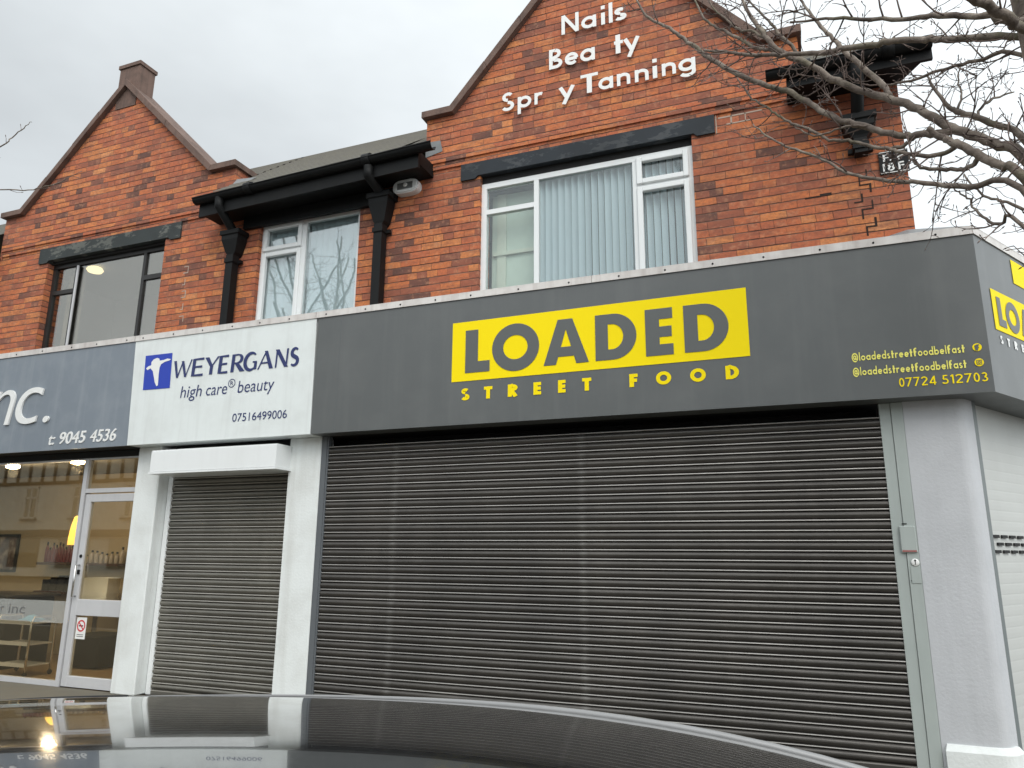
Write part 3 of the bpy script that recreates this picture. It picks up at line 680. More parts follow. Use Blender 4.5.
def font_text(name, s, x0, x1, zb, cap, y, mat, parent, shear=0, bold=0, slant=0, depth=0, label=None):
    def mk(t):
        cu = bpy.data.curves.new('t', 'FONT'); cu.body = t; cu.offset = bold; cu.extrude = depth; ob = bpy.data.objects.new('t', cu); COL.objects.link(ob)
        bpy.context.view_layer.update(); me = bpy.data.meshes.new_from_object(ob.evaluated_get(bpy.context.evaluated_depsgraph_get()))
        bpy.data.objects.remove(ob); return me
    h = mk('H'); ch = max(v.co.y for v in h.vertices); me = mk(s)
    xs = [v.co.x for v in me.vertices]; a, b = min(xs), max(xs); k = (x1 - x0) / (b - a)
    mb = MB(); mb.add([(x0 + (v.co.x - a) * k + shear * v.co.y * cap / ch, y - v.co.z, zb + v.co.y * cap / ch + slant * (v.co.x - a) * k) for v in me.vertices], [tuple(p.vertices) for p in me.polygons])
    return mb.build(name, mat, parent, label)

# ------------------------------------------------------------------ fascia signs
YF = -.20
def trim(s, x0, x1):
    m = MB()
    n = max(1, round((x1 - x0) / 2.4))
    for i in range(n):
        a, b = x0 + (x1 - x0) * i / n, x0 + (x1 - x0) * (i + 1) / n - .004
        m.box(a, b, YF - .012, YB - .01, 3.852, 3.860); m.box(a, b, YF - .012, YF - .004, 3.795, 3.8515)
    t = m.build('top_trim', M['trim'], s)
    x = x0 + .12
    while x < x1 - .05:
        MB().lathe((x, YF - .012, 3.823), [(.009, 0), (.008, -.004), (.003, -.006)], 8, 'y').build('screw', M['dark'], t); x += random.uniform(.36, .5)
s1 = thing('fascia_sign', (-5.5, YF, ZS), 'blue-grey shop fascia with large white italic letters, left of the white panel', 'sign')
MB().prism([[(-9, ZS), (-2.523, ZS), (-2.588, 3.80), (-9, 3.80)]], YF, YF + .02).build('panel', M['fascia_blue'], s1)
MB().box(-9, -2.53, YF + .021, .06, ZS + .004, 3.79).build('backing', M['dark'], s1)
trim(s1, -9, -2.59)
for ch_, a_, b_ in (('i', -5.02, -4.93), ('n', -4.86, -4.495), ('c', -4.43, -4.03), ('.', -3.905, -3.815)): font_text('letter', ch_, a_, b_, 2.93, .66 if ch_ != '.' else .5, YF - .012, M['letter'], s1, shear=.19, bold=-.008, depth=.010)
font_text('phone_number', 't:', -3.775, -3.675, 2.660, .13, YF - .004, M['letter'], s1, shear=.16, bold=.008, depth=.004)
font_text('phone_number', '9045', -3.600, -3.185, 2.662, .135, YF - .004, M['letter'], s1, shear=.16, bold=.012, depth=.004)
font_text('phone_number', '4536', -3.105,  -2.71, 2.662, .135, YF - .004, M['letter'], s1, shear=.16, bold=.008, depth=.004)
s2 = thing('fascia_sign', (-1.3, YF, ZS), 'streaked white shop fascia with a blue bird logo above the narrow shutter', 'sign')
MB().prism([[(-2.519, ZS + .002), (-.093, ZS + .002), (-.112, 3.80), (-2.584, 3.80)]], YF - .002, .0).build('panel', M['fascia_white'], s2)
trim(s2, -2.586, -.112)
lg = MB().sheet([[(-2.381, 3.211), (-1.989, 3.206), (-2.006, 3.607), (-2.40, 3.608)]], YF - .006).build('logo', M['blue'], s2)
bird = [(213, 253), (203, 260), (182, 266), (163, 278), (155, 294), (150, 330), (146, 386), (138, 391), (130, 372), (124, 338), (120, 314), (108, 300), (92, 309), (86, 300), (96, 290), (112, 284), (113, 268), (124, 254), (142, 246), (153, 249), (156, 260), (174, 257), (196, 249)]
MB().sheet([[(lambda p: (p.x, p.z))(at(130 + a * 200 / 1024, 310 + b * 200 / 1024, YF)) for a, b in bird]], YF - .009).build('bird', M['letter'], lg)
# humanist capitals with thick and thin strokes
def serifcaps(mb, word, ranges, zb, cap, y, shear):
    def st(p, q, wa, wb): return (p, q, wa, wb)
    G = dict(
        W=[st((.02, 1), (.24, 0), .15, .12), st((.24, 0), (.46, .95), .07, .07), st((.44, .95), (.68, 0), .15, .12), st((.68, 0), (.92, 1), .06, .07)],
        E=[st((.12, 0), (.12, 1), .19, .19), st((.12, .96), (.8, .96), .08, .11), st((.12, .52), (.72, .52), .075, .10), st((.12, .04), (.84, .04), .08, .11)],
        Y=[st((.04, 1), (.46, .45), .19, .15), st((.92, 1), (.46, .45), .09, .07), st((.46, .48), (.46, 0), .18, .18)],
        R=[st((.12, 0), (.12, 1), .18, .18), 'bowl', st((.42, .48), (.92, 0), .17, .20)],
        G=['gee', st((.84, .04), (.84, .46), .15, .15), st((.62, .46), (.92, .46), .06, .07)],
        A=[st((.06, 0), (.5, 1), .07, .07), st((.48, 1), (.92, 0), .15, .19), st((.24, .34), (.74, .34), .07, .07)],
        N=[st((.10, 0), (.10, 1), .08, .10), st((.10, 1), (.88, 0), .17, .17), st((.88, 0), (.88, 1), .08, .10)],
        S=['ess'])
    for c, (a, b) in zip(word, ranges):
        W_ = b - a; k = 0
        def P(x, z): return (a + x * W_ + shear * z * cap, zb + z * cap)
        for s in G[c]:
            k += 1; yy = y - k * .0004
            if isinstance(s, tuple):
                (x0, z0), (x1, z1), wa, wb = s
                dx, dz = (x1 - x0) * W_, (z1 - z0) * cap; l = math.hypot(dx, dz); nx, nz = -dz / l, dx / l
                pts = []
                u = cap * 1.22
                if abs(dz) > abs(dx) * .5:      # upright or slanting: cut level at top and bottom
                    ww = u / max(.5, abs(nx))
                    q = [(x0, z0, -wa), (x0, z0, wa), (x1, z1, wb), (x1, z1, -wb)]
                    pts = [(P(x, z)[0] + t * ww / 2, P(x, z)[1]) for x, z, t in q]
                else:
                    q = [(x0, z0, -wa), (x0, z0, wa), (x1, z1, wb), (x1, z1, -wb)]
                    pts = [(P(x, z)[0], P(x, z)[1] + t * u / 2) for x, z, t in q]
                mb.add([(x, yy, z) for x, z in pts], [(0, 1, 2, 3)])
            else:
                if s == 'bowl': path = [(.12, .96), (.42, .96)] + [(.42 + .36 * math.cos(R(t)), .73 + .235 * math.sin(R(t))) for t in range(80, -91, -14)] + [(.12, .49)]; wf = lambda t: .07 + .11 * math.sin(math.pi * min(1, max(0, (t - .2) / .65)))
                elif s == 'gee': path = [(.5 + .44 * math.cos(R(t)), .5 + .47 * math.sin(R(t))) for t in range(48, 316, 12)]; wf = lambda t: .07 + .12 * math.sin(math.pi * t)
                else: path = [(.46 + .32 * math.cos(R(t)), .745 + .215 * math.sin(R(t))) for t in range(35, 250, 14)] + [(.44 + .36 * math.cos(R(t)), .265 + .225 * math.sin(R(t))) for t in range(70, -150, -14)]; wf = lambda t: .08 + .10 * math.sin(math.pi * t)
                pp = [P(*p) for p in path]; n = len(pp); A, B = [], []
                for i in range(n):
                    p, q = pp[max(i-1, 0)], pp[min(i+1, n-1)]; l = math.dist(p, q); nx, nz = -(q[1]-p[1]) / l, (q[0]-p[0]) / l; w = wf(i / (n - 1)) * cap * .61
                    A.append((pp[i][0] + nx * w, yy, pp[i][1] + nz * w)); B.append((pp[i][0] - nx * w, yy, pp[i][1] - nz * w))
                mb.add(A + B, [(i, i+1, n+i+1, n+i) for i in range(n - 1)])
    return mb
mb = MB()
serifcaps(mb, 'WEYERGANS', [(-1.962, -1.70), (-1.705, -1.508), (-1.515, -1.335), (-1.335, -1.18), (-1.165, -.995), (-.995, -.815), (-.815, -.62), (-.595, -.425), (-.405, -.288)], 3.312, .195, YF - .006, .05)
mb.build('lettering', M['navy'], s2)
font_text('tagline', 'high', -1.825, -1.535, 3.082, .128, YF - .006, M['navy'], s2, shear=.10, bold=-.002)
font_text('tagline', 'care', -1.472, -1.19, 3.082, .128, YF - .006, M['navy'], s2, shear=.10, bold=-.004)
font_text('tagline', 'beauty', -1.045, -.585, 3.082, .128, YF - .006, M['navy'], s2, shear=.10, bold=-.004)
font_text('tagline', 'R', -1.150, -1.110, 3.172, .042, YF - .006, M['navy'], s2)
mb = MB(); ribbon(mb, RING(-1.131, 3.193, .043, .043), .008, lambda p: p, YF - .006, None, 0, IDM); mb.build('registered_ring', M['navy'], s2)
font_text('phone_number', '07516499006', -1.08, -.388, 2.777, .084, YF - .006, M['navy'], s2)

s3 = thing('fascia_sign', (2.8, YF, ZS), 'long charcoal shop fascia with a yellow block of capitals, wrapping the street corner', 'sign')
fx = 5.702
plan3 = [(-.089, YF), (fx, YF), (fx + 4 * dxs, YF + 4 * dys), (fx + 4 * dxs - .35, YF + 4 * dys + .12), (5.52, .12), (5.30, .0), (-.089, .0)]
mb = MB(); plan_prism(mb, plan3, ZS + .003, 3.80); mb.build('panel', M['fascia_dark'], s3)
trim(s3, -.11, fx)
mb = MB()
for z0_, z1_, o in ((3.852, 3.861, .014), (3.795, 3.8515, .012)):
    a = Vector((fx + .004, YF - o, 0)); b = a + D * 4; i_ = NN * -.012
    plan_prism(mb, [tuple(a.xy), tuple(b.xy), tuple((b + i_ * (12 if z0_ > 3.85 else 1)).xy), tuple((a + i_ * (12 if z0_ > 3.85 else 1)).xy)], z0_, z1_)
mb.build('top_trim', M['trim'], s3)
# panel joints and fixings
for x in (.19, 2.55): MB().box(x - .0012, x + .0012, YF - .0010, YF + .01, ZS + .02, 3.79).build('panel_joint', M['guide_dark'], s3)
yb = MB().sheet([[(1.442, 2.999), (4.078, 3.008), (4.078, 3.585), (1.442, 3.567)]], YF - .004).build('yellow_block', M['yellow'], s3)
def block_letters(mb, y, mapf=IDM):
    def el(cx, cz, rx, rz, n=40): return [(cx + rx * math.cos(2*math.pi*i/n), cz + rz * math.sin(2*math.pi*i/n)) for i in range(n)]
    def dee(x0, x1, z0, z1, t):
        r = (z1 - z0) / 2; cx = x1 - r * 1.0; c = (z0 + z1) / 2
        o = [(x0, z0), (cx, z0)] + [(cx + r * math.cos(R(a)), c + r * math.sin(R(a))) for a in range(-80, 81, 8)] + [(cx, z1), (x0, z1)]
        q = r - .092; i = [(x0 + t, z0 + .092), (cx - .01, z0 + .092)] + [(cx - .01 + (q - .012) * math.cos(R(a)), c + q * math.sin(R(a))) for a in range(-80, 81, 8)] + [(cx - .01, z1 - .092), (x0 + t, z1 - .092)]
        return [o, i]
    z0, z1 = 3.078, 3.487
    L_ = [[(1.579, z0 - .004), (1.824, z0 - .004), (1.824, z0 + .10), (1.706, z0 + .10), (1.706, z1 - .006), (1.579, z1 - .006)]]
    E_ = [[(3.25, z0), (3.48, z0), (3.48, z0 + .095), (3.368, z0 + .095), (3.368, z0 + .158), (3.47, z0 + .158), (3.47, z0 + .250), (3.368, z0 + .250), (3.368, z0 + .315), (3.48, z0 + .315), (3.48, z1), (3.25, z1)]]
    A_ = [[(2.342, z0 - .002), (2.457, z0 - .002), (2.478, z0 + .068), (2.622, z0 + .068), (2.642, z0 - .002), (2.755, z0), (2.610, z1), (2.475, z1)], [(2.503, z0 + .155), (2.597, z0 + .155), (2.549, z0 + .315)]]
    for g in (L_, [el(2.074, 3.276, .227, .222), el(2.074, 3.276, .118, .113)], A_, dee(2.815, 3.174, z0, z1, .112), E_, dee(3.571, 3.927, z0 + .002, z1, .112)): mb.sheet(g, y, mapf)
    return mb
block_letters(MB(), YF - .0075).build('lettering', M['char_vinyl'], yb)
def street_food(y, mat, mapf=IDM):
    for c, a, b in (('S', 1.546, 1.628), ('T', 1.771, 1.853), ('R', 2.003, 2.097), ('E', 2.246, 2.318), ('E', 2.473, 2.542), ('T', 2.691, 2.772), ('F', 3.101, 3.172), ('O', 3.324, 3.449), ('O', 3.602, 3.727), ('D', 3.881, 3.985)):
        mb = MB(); put_glyph(mb, c, .26, a, b, 2.820 + (a - 1.546) * .0045, .112, y, None, mapf); mb.build('letter', mat, s3)
street_food(YF - .004, M['yellow'])
mb = MB(); put_line(mb, '@loadedstreetfoodbelfast', .165, 4.807, 5.55, 2.898, .062, YF - .004, .17); pyv = plain('pale_yellow_vinyl', (.86, .80, .16), .6, 0, .03); mb.build('handle_lettering', pyv, s3); mb = MB(); put_line(mb, '@loadedstreetfoodbelfast', .165, 4.805, 5.548, 2.784, .062, YF - .004, .17)
mb.build('handle_lettering', pyv, s3)
mb = MB(); put_line(mb, '07724', .13, 5.106, 5.345, 2.676, .066, YF - .004, .16); mb.build('phone_number', M['yellow'], s3); mb = MB(); put_line(mb, '512703', .13, 5.382, 5.668, 2.676, .066, YF - .004, .16); mb.build('phone_number', M['yellow'], s3)
for zc, kind in ((2.929, 'f'), (2.817, 'c')):
    ic = MB().sheet([[(5.628 + .029 * math.cos(a * math.pi / 14), zc + .029 * math.sin(a * math.pi / 14)) for a in range(28)]], YF - .004).build('icon', M['yellow'], s3)
    mb = MB()
    if kind == 'f': put_glyph(mb, 'f', .22, 5.614, 5.643, zc - .024, .043, YF - .007)
    else:
        ribbon(mb, [(5.613, zc - .015), (5.643, zc - .015), (5.643, zc + .015), (5.613, zc + .015), (5.613, zc - .015)], .004, lambda p: p, YF - .007, None, 0, IDM); ribbon(mb, RING(5.628, zc, .007, .007), .004, lambda p: p, YF - .007, None, 0, IDM)
    mb.build('icon_mark', M['char_vinyl'], ic)
# the same lettering, smaller, on the side face; and a second yellow block above it
F0 = Vector((fx, YF, 0))
def sidemap(k, x_ref, s0, z_ref, zb, off):
    def f(x, y, z):
        p = F0 + D * (s0 + (x - x_ref) * k) + NN * (off + (YF - .004 - y) * 1.0); return (p.x, p.y, zb + (z - z_ref) * k)
    return f
fm = sidemap(.56, 1.442, .165, 2.999, 3.09, .004)
ys = MB().sheet([[(1.442, 2.999), (4.078, 3.008), (4.078, 3.585), (1.442, 3.567)]], YF - .004, fm).build('yellow_block', M['yellow'], s3)
block_letters(MB(), YF - .0075, fm).build('lettering', M['char_vinyl'], ys)
street_food(YF - .004, M['letter'], fm)
fm2 = lambda s, z: tuple(F0 + D * s + NN * .004 + Vector((0, 0, z)))
mb = MB(); mb.add([fm2(.66, 3.56), fm2(1.5, 3.56), fm2(1.5, 3.76), fm2(.66, 3.76)], [(0, 1, 2, 3)]); mb.build('yellow_block', M['yellow'], s3)

# lead apron over the fascias and its upstand at the corner
mb = MB()
mb.add([(-9, YF - .002, 3.8625), (5.30, YF - .002, 3.8625), (5.30, YB - .002, 3.905), (-9, YB - .002, 3.905)], [(0, 1, 2, 3)])
c0 = F0 + D * 4
mb.add([(5.30, YF - .002, 3.8625), (fx, YF - .002, 3.8625), (c0.x, c0.y, 3.8625), (c0.x - .9, c0.y + .2, 3.99), (5.60, .30, 4.02), (5.33, YB - .004, 4.02), (4.95, YB - .004, 3.93)], [(0, 1, 5, 6), (1, 2, 3, 4), (1, 4, 5)])
mb.build('lead_apron', M['lead'], T)

# ------------------------------------------------------------------ things fixed to the upper wall
wl = thing('wall_letters', (2.8, YB, 5.85), 'white raised letters in three lines fixed to the brick gable, two letters missing', 'sign')
rows = [(6.614, .222, [('N', 2.453, 2.635), ('a', 2.662, 2.817), ('i', 2.868, 2.907), ('l', 2.947, 2.985), ('s', 3.004, 3.125)]),
        (6.246, .228, [('B', 2.318, 2.458), ('e', 2.485, 2.625), ('a', 2.645, 2.796), ('t', 2.992, 3.080), ('y', 3.084, 3.245)]),
        (5.884, .212, [('S', 1.806, 1.938), ('p', 1.978, 2.125), ('r', 2.160, 2.248), ('y', 2.415, 2.585), ('T', 2.645, 2.822), ('a', 2.826, 2.972), ('n', 3.010, 3.140), ('n', 3.186, 3.318), ('i', 3.358, 3.400), ('n', 3.445, 3.576), ('g', 3.600, 3.757)])]
for zb, cap, gl in rows:
    for c, a, b in gl:
        mb = MB(); put_glyph(mb, c, .160, a, b, zb + random.uniform(-.003, .003), cap, YB - .034, YB - .029); mb.build('letter', M['letter'], wl)
al = thing('alarm_box', (.735, YB, 5.23), 'white oval burglar alarm box on the brick beside the downpipe', 'alarm')
mb = MB(); pts = [(.735 + .150 * (abs(math.cos(t)) ** .6) * (1 if math.cos(t) > 0 else -1), 5.228 + .078 * (abs(math.sin(t)) ** .75) * (1 if math.sin(t) > 0 else -1)) for t in [i * math.pi / 18 + .01 for i in range(36)]]
mb.prism([pts], YB - .085, YB - .001); mb.prism([[(.735 + (x - .735) * .9, 5.228 + (z - 5.228) * .86) for x, z in pts]], YB - .098, YB - .0852); cs = mb.build('case', M['upvc'], al)
MB().prism([rect(.645, .825, 5.190, 5.262)], YB - .1015, YB - .0983).build('front_plate', plain('grey_plate', (.16, .17, .17), .5), al)
mb = MB(); mb.lathe((.74, YB - .1015, 5.235), [(.026, 0), (.024, -.004), (.006, -.006)], 18, 'y'); mb.build('badge', M['letter'], al)
pq = thing('hydrant_plate', (5.29, YB, 4.63), 'small black plate with white lettering on the brick corner', 'sign')
mb = MB(); mb.prism([rect(5.181, 5.398, 4.526, 4.728)], YB - .016, YB - .001); mb.build('plate', M['black'], pq)
for q in (rect(5.187, 5.392, 4.531, 4.537), rect(5.187, 5.392, 4.717, 4.723)): MB().prism([q], YB - .0185, YB - .016).build('border', M['letter'], pq)
font_text('lettering', 'F. P', 5.212, 5.368, 4.638, .062, YB - .0185, M['letter'], pq, bold=.02); font_text('lettering', '18', 5.205, 5.290, 4.550, .066, YB - .0185, M['letter'], pq, bold=.02); font_text('lettering', 'F', 5.318, 5.362, 4.550, .066, YB - .0185, M['letter'], pq, bold=.02)

mends = [(plain('pale_mortar', (.46, .36, .29), .9), .009, [[(-2.30, 4.78), (-2.24, 4.78), (-2.24, 4.70), (-2.30, 4.70)], [(-2.27, 4.62), (-2.27, 4.55), (-2.30, 4.55)], [(-2.30, 4.47), (-2.24, 4.47), (-2.24, 4.39), (-2.30, 4.39)], [(-2.26, 4.31), (-2.26, 4.24), (-2.29, 4.24)], [(-2.29, 4.16), (-2.23, 4.16), (-2.23, 4.09)],
           [(3.905, 5.20), (3.905, 5.38)], [(3.93, 5.345), (4.30, 5.345)], [(4.0, 5.27), (4.2, 5.27)], [(4.04, 5.345), (4.04, 5.27)], [(4.16, 5.27), (4.16, 5.345)]]),
         (plain('open_joint', (.03, .018, .014), .95), .010, [[(5.08, 4.60), (5.08, 4.54), (5.02, 4.54), (5.02, 4.47), (5.10, 4.47), (5.10, 4.40)], [(5.03, 4.39), (5.03, 4.32), (4.97, 4.32)], [(5.10, 4.32), (5.10, 4.25), (5.02, 4.25), (5.02, 4.17)], [(5.11, 4.16), (5.11, 4.09), (5.04, 4.09), (5.04, 4.02)], [(4.60, 4.42), (4.72, 4.425), (4.80, 4.44)]])]
fw_ = [o for o in T.children if o.name.startswith('front_wall')][0]
for mt, w, paths in mends:
    for p in paths:
        mb = MB(); q = [(x + random.uniform(-.004, .004), z + random.uniform(-.003, .003)) for x, z in p]
        for i in range(len(q) - 1):
            a, b = q[i], q[i + 1]; x0, x1 = min(a[0], b[0]) - w/2, max(a[0], b[0]) + w/2; z0, z1 = min(a[1], b[1]) - w/2, max(a[1], b[1]) + w/2
            mb.box(x0, x1, YB - .0025 - .0004 * i, YB + .004, z0, z1)
        mb.build('mortar_joint', mt, fw_)

# ------------------------------------------------------------------ the salon behind glass
yg = .10
m = MB()
m.box(-9, -3.46, yg - .03, yg + .03, -.001, .055); m.box(-3.46, -3.40, yg - .035, yg + .035, 0, 2.58); m.box(-9, -3.46, yg - .03, yg + .03, 2.50, 2.52); m.box(-6.0, -5.94, yg - .03, yg + .03, .055, 2.505)
sw = m.build('shop_window', M['alu'], T)
MB().box(-5.94, -3.46, yg - .003, yg + .003, .055, 2.505).build('pane', M['glass'], sw)
MB().box(-9, -6.0, yg - .003, yg + .003, .055, 2.505).build('pane', M['glass'], sw)
m = MB(); m.box(-3.40, -2.545, yg - .03, yg + .03, 2.115, 2.165); m.box(-3.40, -2.545, yg - .03, yg + .03, 2.50, 2.52); m.build('transom', M['alu'], sw)
MB().box(-3.40, -2.545, yg - .003, yg + .003, 2.165, 2.505).build('pane', M['glass'], sw)
fr = MB(); fr.box(-5.94, -3.46, yg - .0052, yg - .0036, .66, .90)
frost, ft, fb = newmat('frosted_vinyl'); setp(fb, Base_Color=(.62, .63, .60, 1), Roughness=.9, Alpha=.28); fr.build('frosted_band', frost, sw)
wv = plain('grey_window_vinyl', (.16, .16, .16), .6)
font_text('window_lettering', 'ir', -4.60, -4.50, .745, .105, yg - .0075, wv, sw); font_text('window_lettering', 'inc', -4.42, -4.14, .745, .105, yg - .0075, wv, sw)
dr = MB()
for q in ((-3.385, -3.30, .005, 2.10), (-2.64, -2.56, .005, 2.10), (-3.30, -2.64, 2.01, 2.10), (-3.30, -2.64, .005, .12), (-3.30, -2.64, .755, .93)): dr.bevbox(q[0], q[1], yg - .025, yg + .025, q[2], q[3], .004)
door = dr.build('shop_door', M['alu'], T)
MB().box(-3.30, -2.64, yg - .003, yg + .003, .12, .755).build('pane', M['glass'], door); MB().box(-3.30, -2.64, yg - .003, yg + .003, .93, 2.01).build('pane', M['glass'], door)
m = MB(); m.tube([(-3.335, yg - .03, 1.30), (-3.335, yg - .075, 1.30), (-3.335, yg - .075, .96), (-3.335, yg - .03, .96)], .011, 8); hd = m.build('handle', M['chrome'], door)
m = MB(); m.lathe((-3.335, yg - .026, 1.40), [(.02, 0), (.018, -.008)], 14, 'y'); m.build('lock', M['black'], door); m = MB(); m.box(-3.352, -3.318, yg - .037, yg - .0255, 1.20, 1.25); m.build('lock', M['black'], door)
m = MB(); m.box(-9, -2.545, yg - .05, .2, 2.521, 2.594); m.build('soffit', M['dark'], T)
m = MB()
m.box(-9, -2.35, .14, 1.9, -.06, -.004); m.build('salon_floor', M['floor_tan'], T)
m = MB(); m.add([(-9, 1.9, 0), (-2.3, 1.9, 0), (-2.3, 1.9, 2.58), (-9, 1.9, 2.58), (-2.3, .2, 0), (-2.3, .2, 2.58), (-9, .2, 0), (-9, .2, 2.58)], [(0, 1, 2, 3), (1, 4, 5, 2), (0, 3, 7, 6)]); m.build('salon_wall', M['cream'], T)
MB().box(-9, -2.35, .2, 1.9, 2.585, 2.60).build('salon_ceiling', plain('ceiling_dull', (.24, .22, .18), .8), T)
lw = emit('spot_warm', (1, .72, .34), 22); lw2 = emit('spot_white', (1, .9, .7), 22)
for i, (x, y, mt, lb) in enumerate(((-5.22, .42, lw2, 'white glowing ceiling spotlight over the steel trolley'), (-3.93, .33, lw, 'orange glowing ceiling spotlight beside the door frame'))):
    sp_ = thing('ceiling_spotlight', (x, y, 2.58), lb, 'light', 'salon ceiling spotlights')
    MB().lathe((x, y, 2.58), [(.105, 0), (.10, -.03), (.09, -.038)], 18).build('ring', M['chrome'], sp_)
    MB().lathe((x, y, 2.54), [(.085, 0), (.075, -.03), (.02, -.045)], 18).build('bulb', mt, sp_)
    pl = bpy.data.lights.new('spot', 'POINT'); pl.energy = 16; pl.color = (1, .86, .68); pl.shadow_soft_size = .06
    po = bpy.data.objects.new('spot_lamp', pl); COL.objects.link(po); po.location = (x, y, 2.44)
p = at(74, 545, 1.0)
pn = thing('pendant_lamp', (p.x, p.y, p.z), 'glowing yellow tapered pendant lamp hanging in the salon window', 'lamp')
MB().lathe((p.x, p.y, p.z), [(.082, 0), (.080, .1), (.066, .24), (.040, .36), (.02, .38)], 18).build('shade', emit('pendant_glow', (1, .62, .12), 1.6), pn)
MB().tube([(p.x, p.y, p.z + .37), (p.x, p.y, 2.58)], .006, 6).build('cord', M['black'], pn)

# shelves and bottles, on the back wall of the salon
yw = 1.9
def wshelf(xa, xb, z, label):
    o = MB().bevbox(xa, xb, yw - .22, yw - .003, z - .035, z, .004).build('wall_shelf', M['wood']); return tag(o, label, 'shelf', 'salon shelves')
pa = at(50, 562, yw); pb = at(80, 562, yw); pc = at(47, 590, yw); pd = at(78, 590, yw); pe = at(85, 563, yw); pf = at(131, 563, yw)
wshelf(pa.x, pb.x, pa.z, 'dark wooden shelf holding dark red bottles, left of the door frame'); wshelf(pc.x, pd.x, pc.z, 'lower dark wooden shelf holding black boxes, left of the door frame'); wshelf(pe.x, pf.x, pe.z, 'dark wooden shelf of pale bottles seen through the door glass')
def bottle(x, z, h, r, mat, label, group):
    o = MB().lathe((x, yw - .11, z + .001), [(r * .95, 0), (r, .01), (r, h * .62), (r * .8, h * .70), (r * .38, h * .78), (r * .36, h * .84)], 12).build('bottle', mat)
    tag(o, label, 'bottle', group)
    MB().lathe((x, yw - .11, z + h * .84), [(r * .45, 0), (r * .45, h * .16)], 10).build('cap', M['black'], o)
for i in range(9): bottle(pa.x + .05 + i * (pb.x - pa.x - .1) / 8, pa.z, random.uniform(.20, .30), .026, plain('bottle_red', (.16, .02, .035), .3), 'dark red bottle in the row on the upper salon shelf', 'dark red bottles on the shelf')
for i in range(9): bottle(pe.x + .06 + i * (pf.x - pe.x - .12) / 8, pe.z, random.uniform(.12, .25), .032, plain('bottle_pale', (.5, .45, .42), .3), 'pale bottle in the row on the shelf behind the door', 'pale bottles on the shelf')
for i in range(4):
    x = pc.x + .10 + i * .16; o = MB().bevbox(x, x + .12, yw - .17, yw - .05, pc.z + .001, pc.z + .16 + .03 * (i % 3), .004).build('carton', M['black']); tag(o, 'black carton standing in the row on the lower salon shelf', 'box', 'black cartons on the shelf')
# picture by the window
pp = at(8, 552, yw)
pf_ = thing('picture_frame', (pp.x, yw, pp.z), 'dark framed picture on the salon wall at the far left', 'picture')
MB().bevbox(pp.x - .30, pp.x + .24, yw - .03, yw - .002, pp.z - .30, pp.z + .27, .006).build('frame', M['black'], pf_)
pm, pt, pb_ = newmat('dim_print'); pt.links.new(ramp_(pt, noise_(pt, objco(pt), 7, 4), [(.35, (.02, .01, .01)), (.5, (.10, .05, .04)), (.65, (.35, .3, .26))]), pb_.inputs['Base Color'])
MB().box(pp.x - .26, pp.x + .20, yw - .034, yw - .0305, pp.z - .26, pp.z + .23).build('print', pm, pf_)
# steel trolley with blue towels
tr = thing('trolley', (-4.58, .48, 0), 'three-tier steel salon trolley on castors behind the shop window', 'trolley')
xa, xb, ya, yb_ = -4.86, -4.28, .30, .62
for x in (xa, xb): m = MB(); m.tube([(x, ya, .06), (x, ya, .62), (x, ya + .03, .68), (x, yb_ - .03, .68), (x, yb_, .62), (x, yb_, .06)], .014, 8); m.build('frame', M['chrome'], tr)
for z in (.12, .36, .60):
    s_ = MB().box(xa + .012, xb - .012, ya - .005, yb_ + .005, z, z + .012); s_.box(xa + .012, xb - .012, ya - .008, ya - .0052, z - .005, z + .04); s_.build('tray', M['alu'], tr)
for x in (xa, xb):
    for y in (ya, yb_): MB().lathe((x - .008, y, .03), [(.028, 0), (.03, .004), (.03, .012), (.028, .016)], 14, 'x').build('castor', M['black'], tr)
rows = []
for i in range(9):
    u = i / 8; rows.append([(-4.62 + .22 * u, .36 + .2 * j / 6, .613 + .075 * math.sin(math.pi * (.08 + .84 * u)) ** .6 * math.sin(math.pi * (.08 + .84 * j / 6)) ** .6 + random.uniform(-.008, .008)) for j in range(7)])
m = MB(); m.grid(rows); m.box(-4.60, -4.42, .375, .545, .613, .64)
tag(m.build('towel', plain('blue_towel', (.05, .35, .62), .9)), 'bright blue towel bundled on the top tray of the trolley', 'towel')
# oven-like sterilizer cabinet on the floor
cb = thing('steriliser_cabinet', (-4.35, 1.25, 0), 'low black and silver cabinet on the tan floor behind the door glass', 'cabinet')
m = MB(); m.bevbox(-4.62, -4.02, 1.05, 1.55, .02, .40, .012); m.build('case', M['black'], cb)
m = MB(); m.box(-4.61, -4.44, 1.035, 1.0495, .03, .39); m.build('control_panel', plain('silver_panel', (.5, .5, .47), .5), cb)
m = MB(); m.lathe((-4.54, 1.034, .28), [(.03, 0), (.025, -.015)], 14, 'y'); m.build('knob', M['black'], cb); m = MB(); m.lathe((-4.54, 1.034, .14), [(.03, 0), (.025, -.015)], 14, 'y'); m.build('knob', M['black'], cb)
# black desk on the left
dk = thing('reception_desk', (-5.3, 1.0, 0), 'black reception desk at the left edge of the salon window', 'desk')
MB().bevbox(-6.2, -5.12, .55, 1.2, 0, .86, .02).build('body', M['black'], dk); MB().bevbox(-6.25, -5.07, .5, 1.25, .865, .90, .01).build('top', plain('dark_top', (.03, .03, .03), .3), dk)
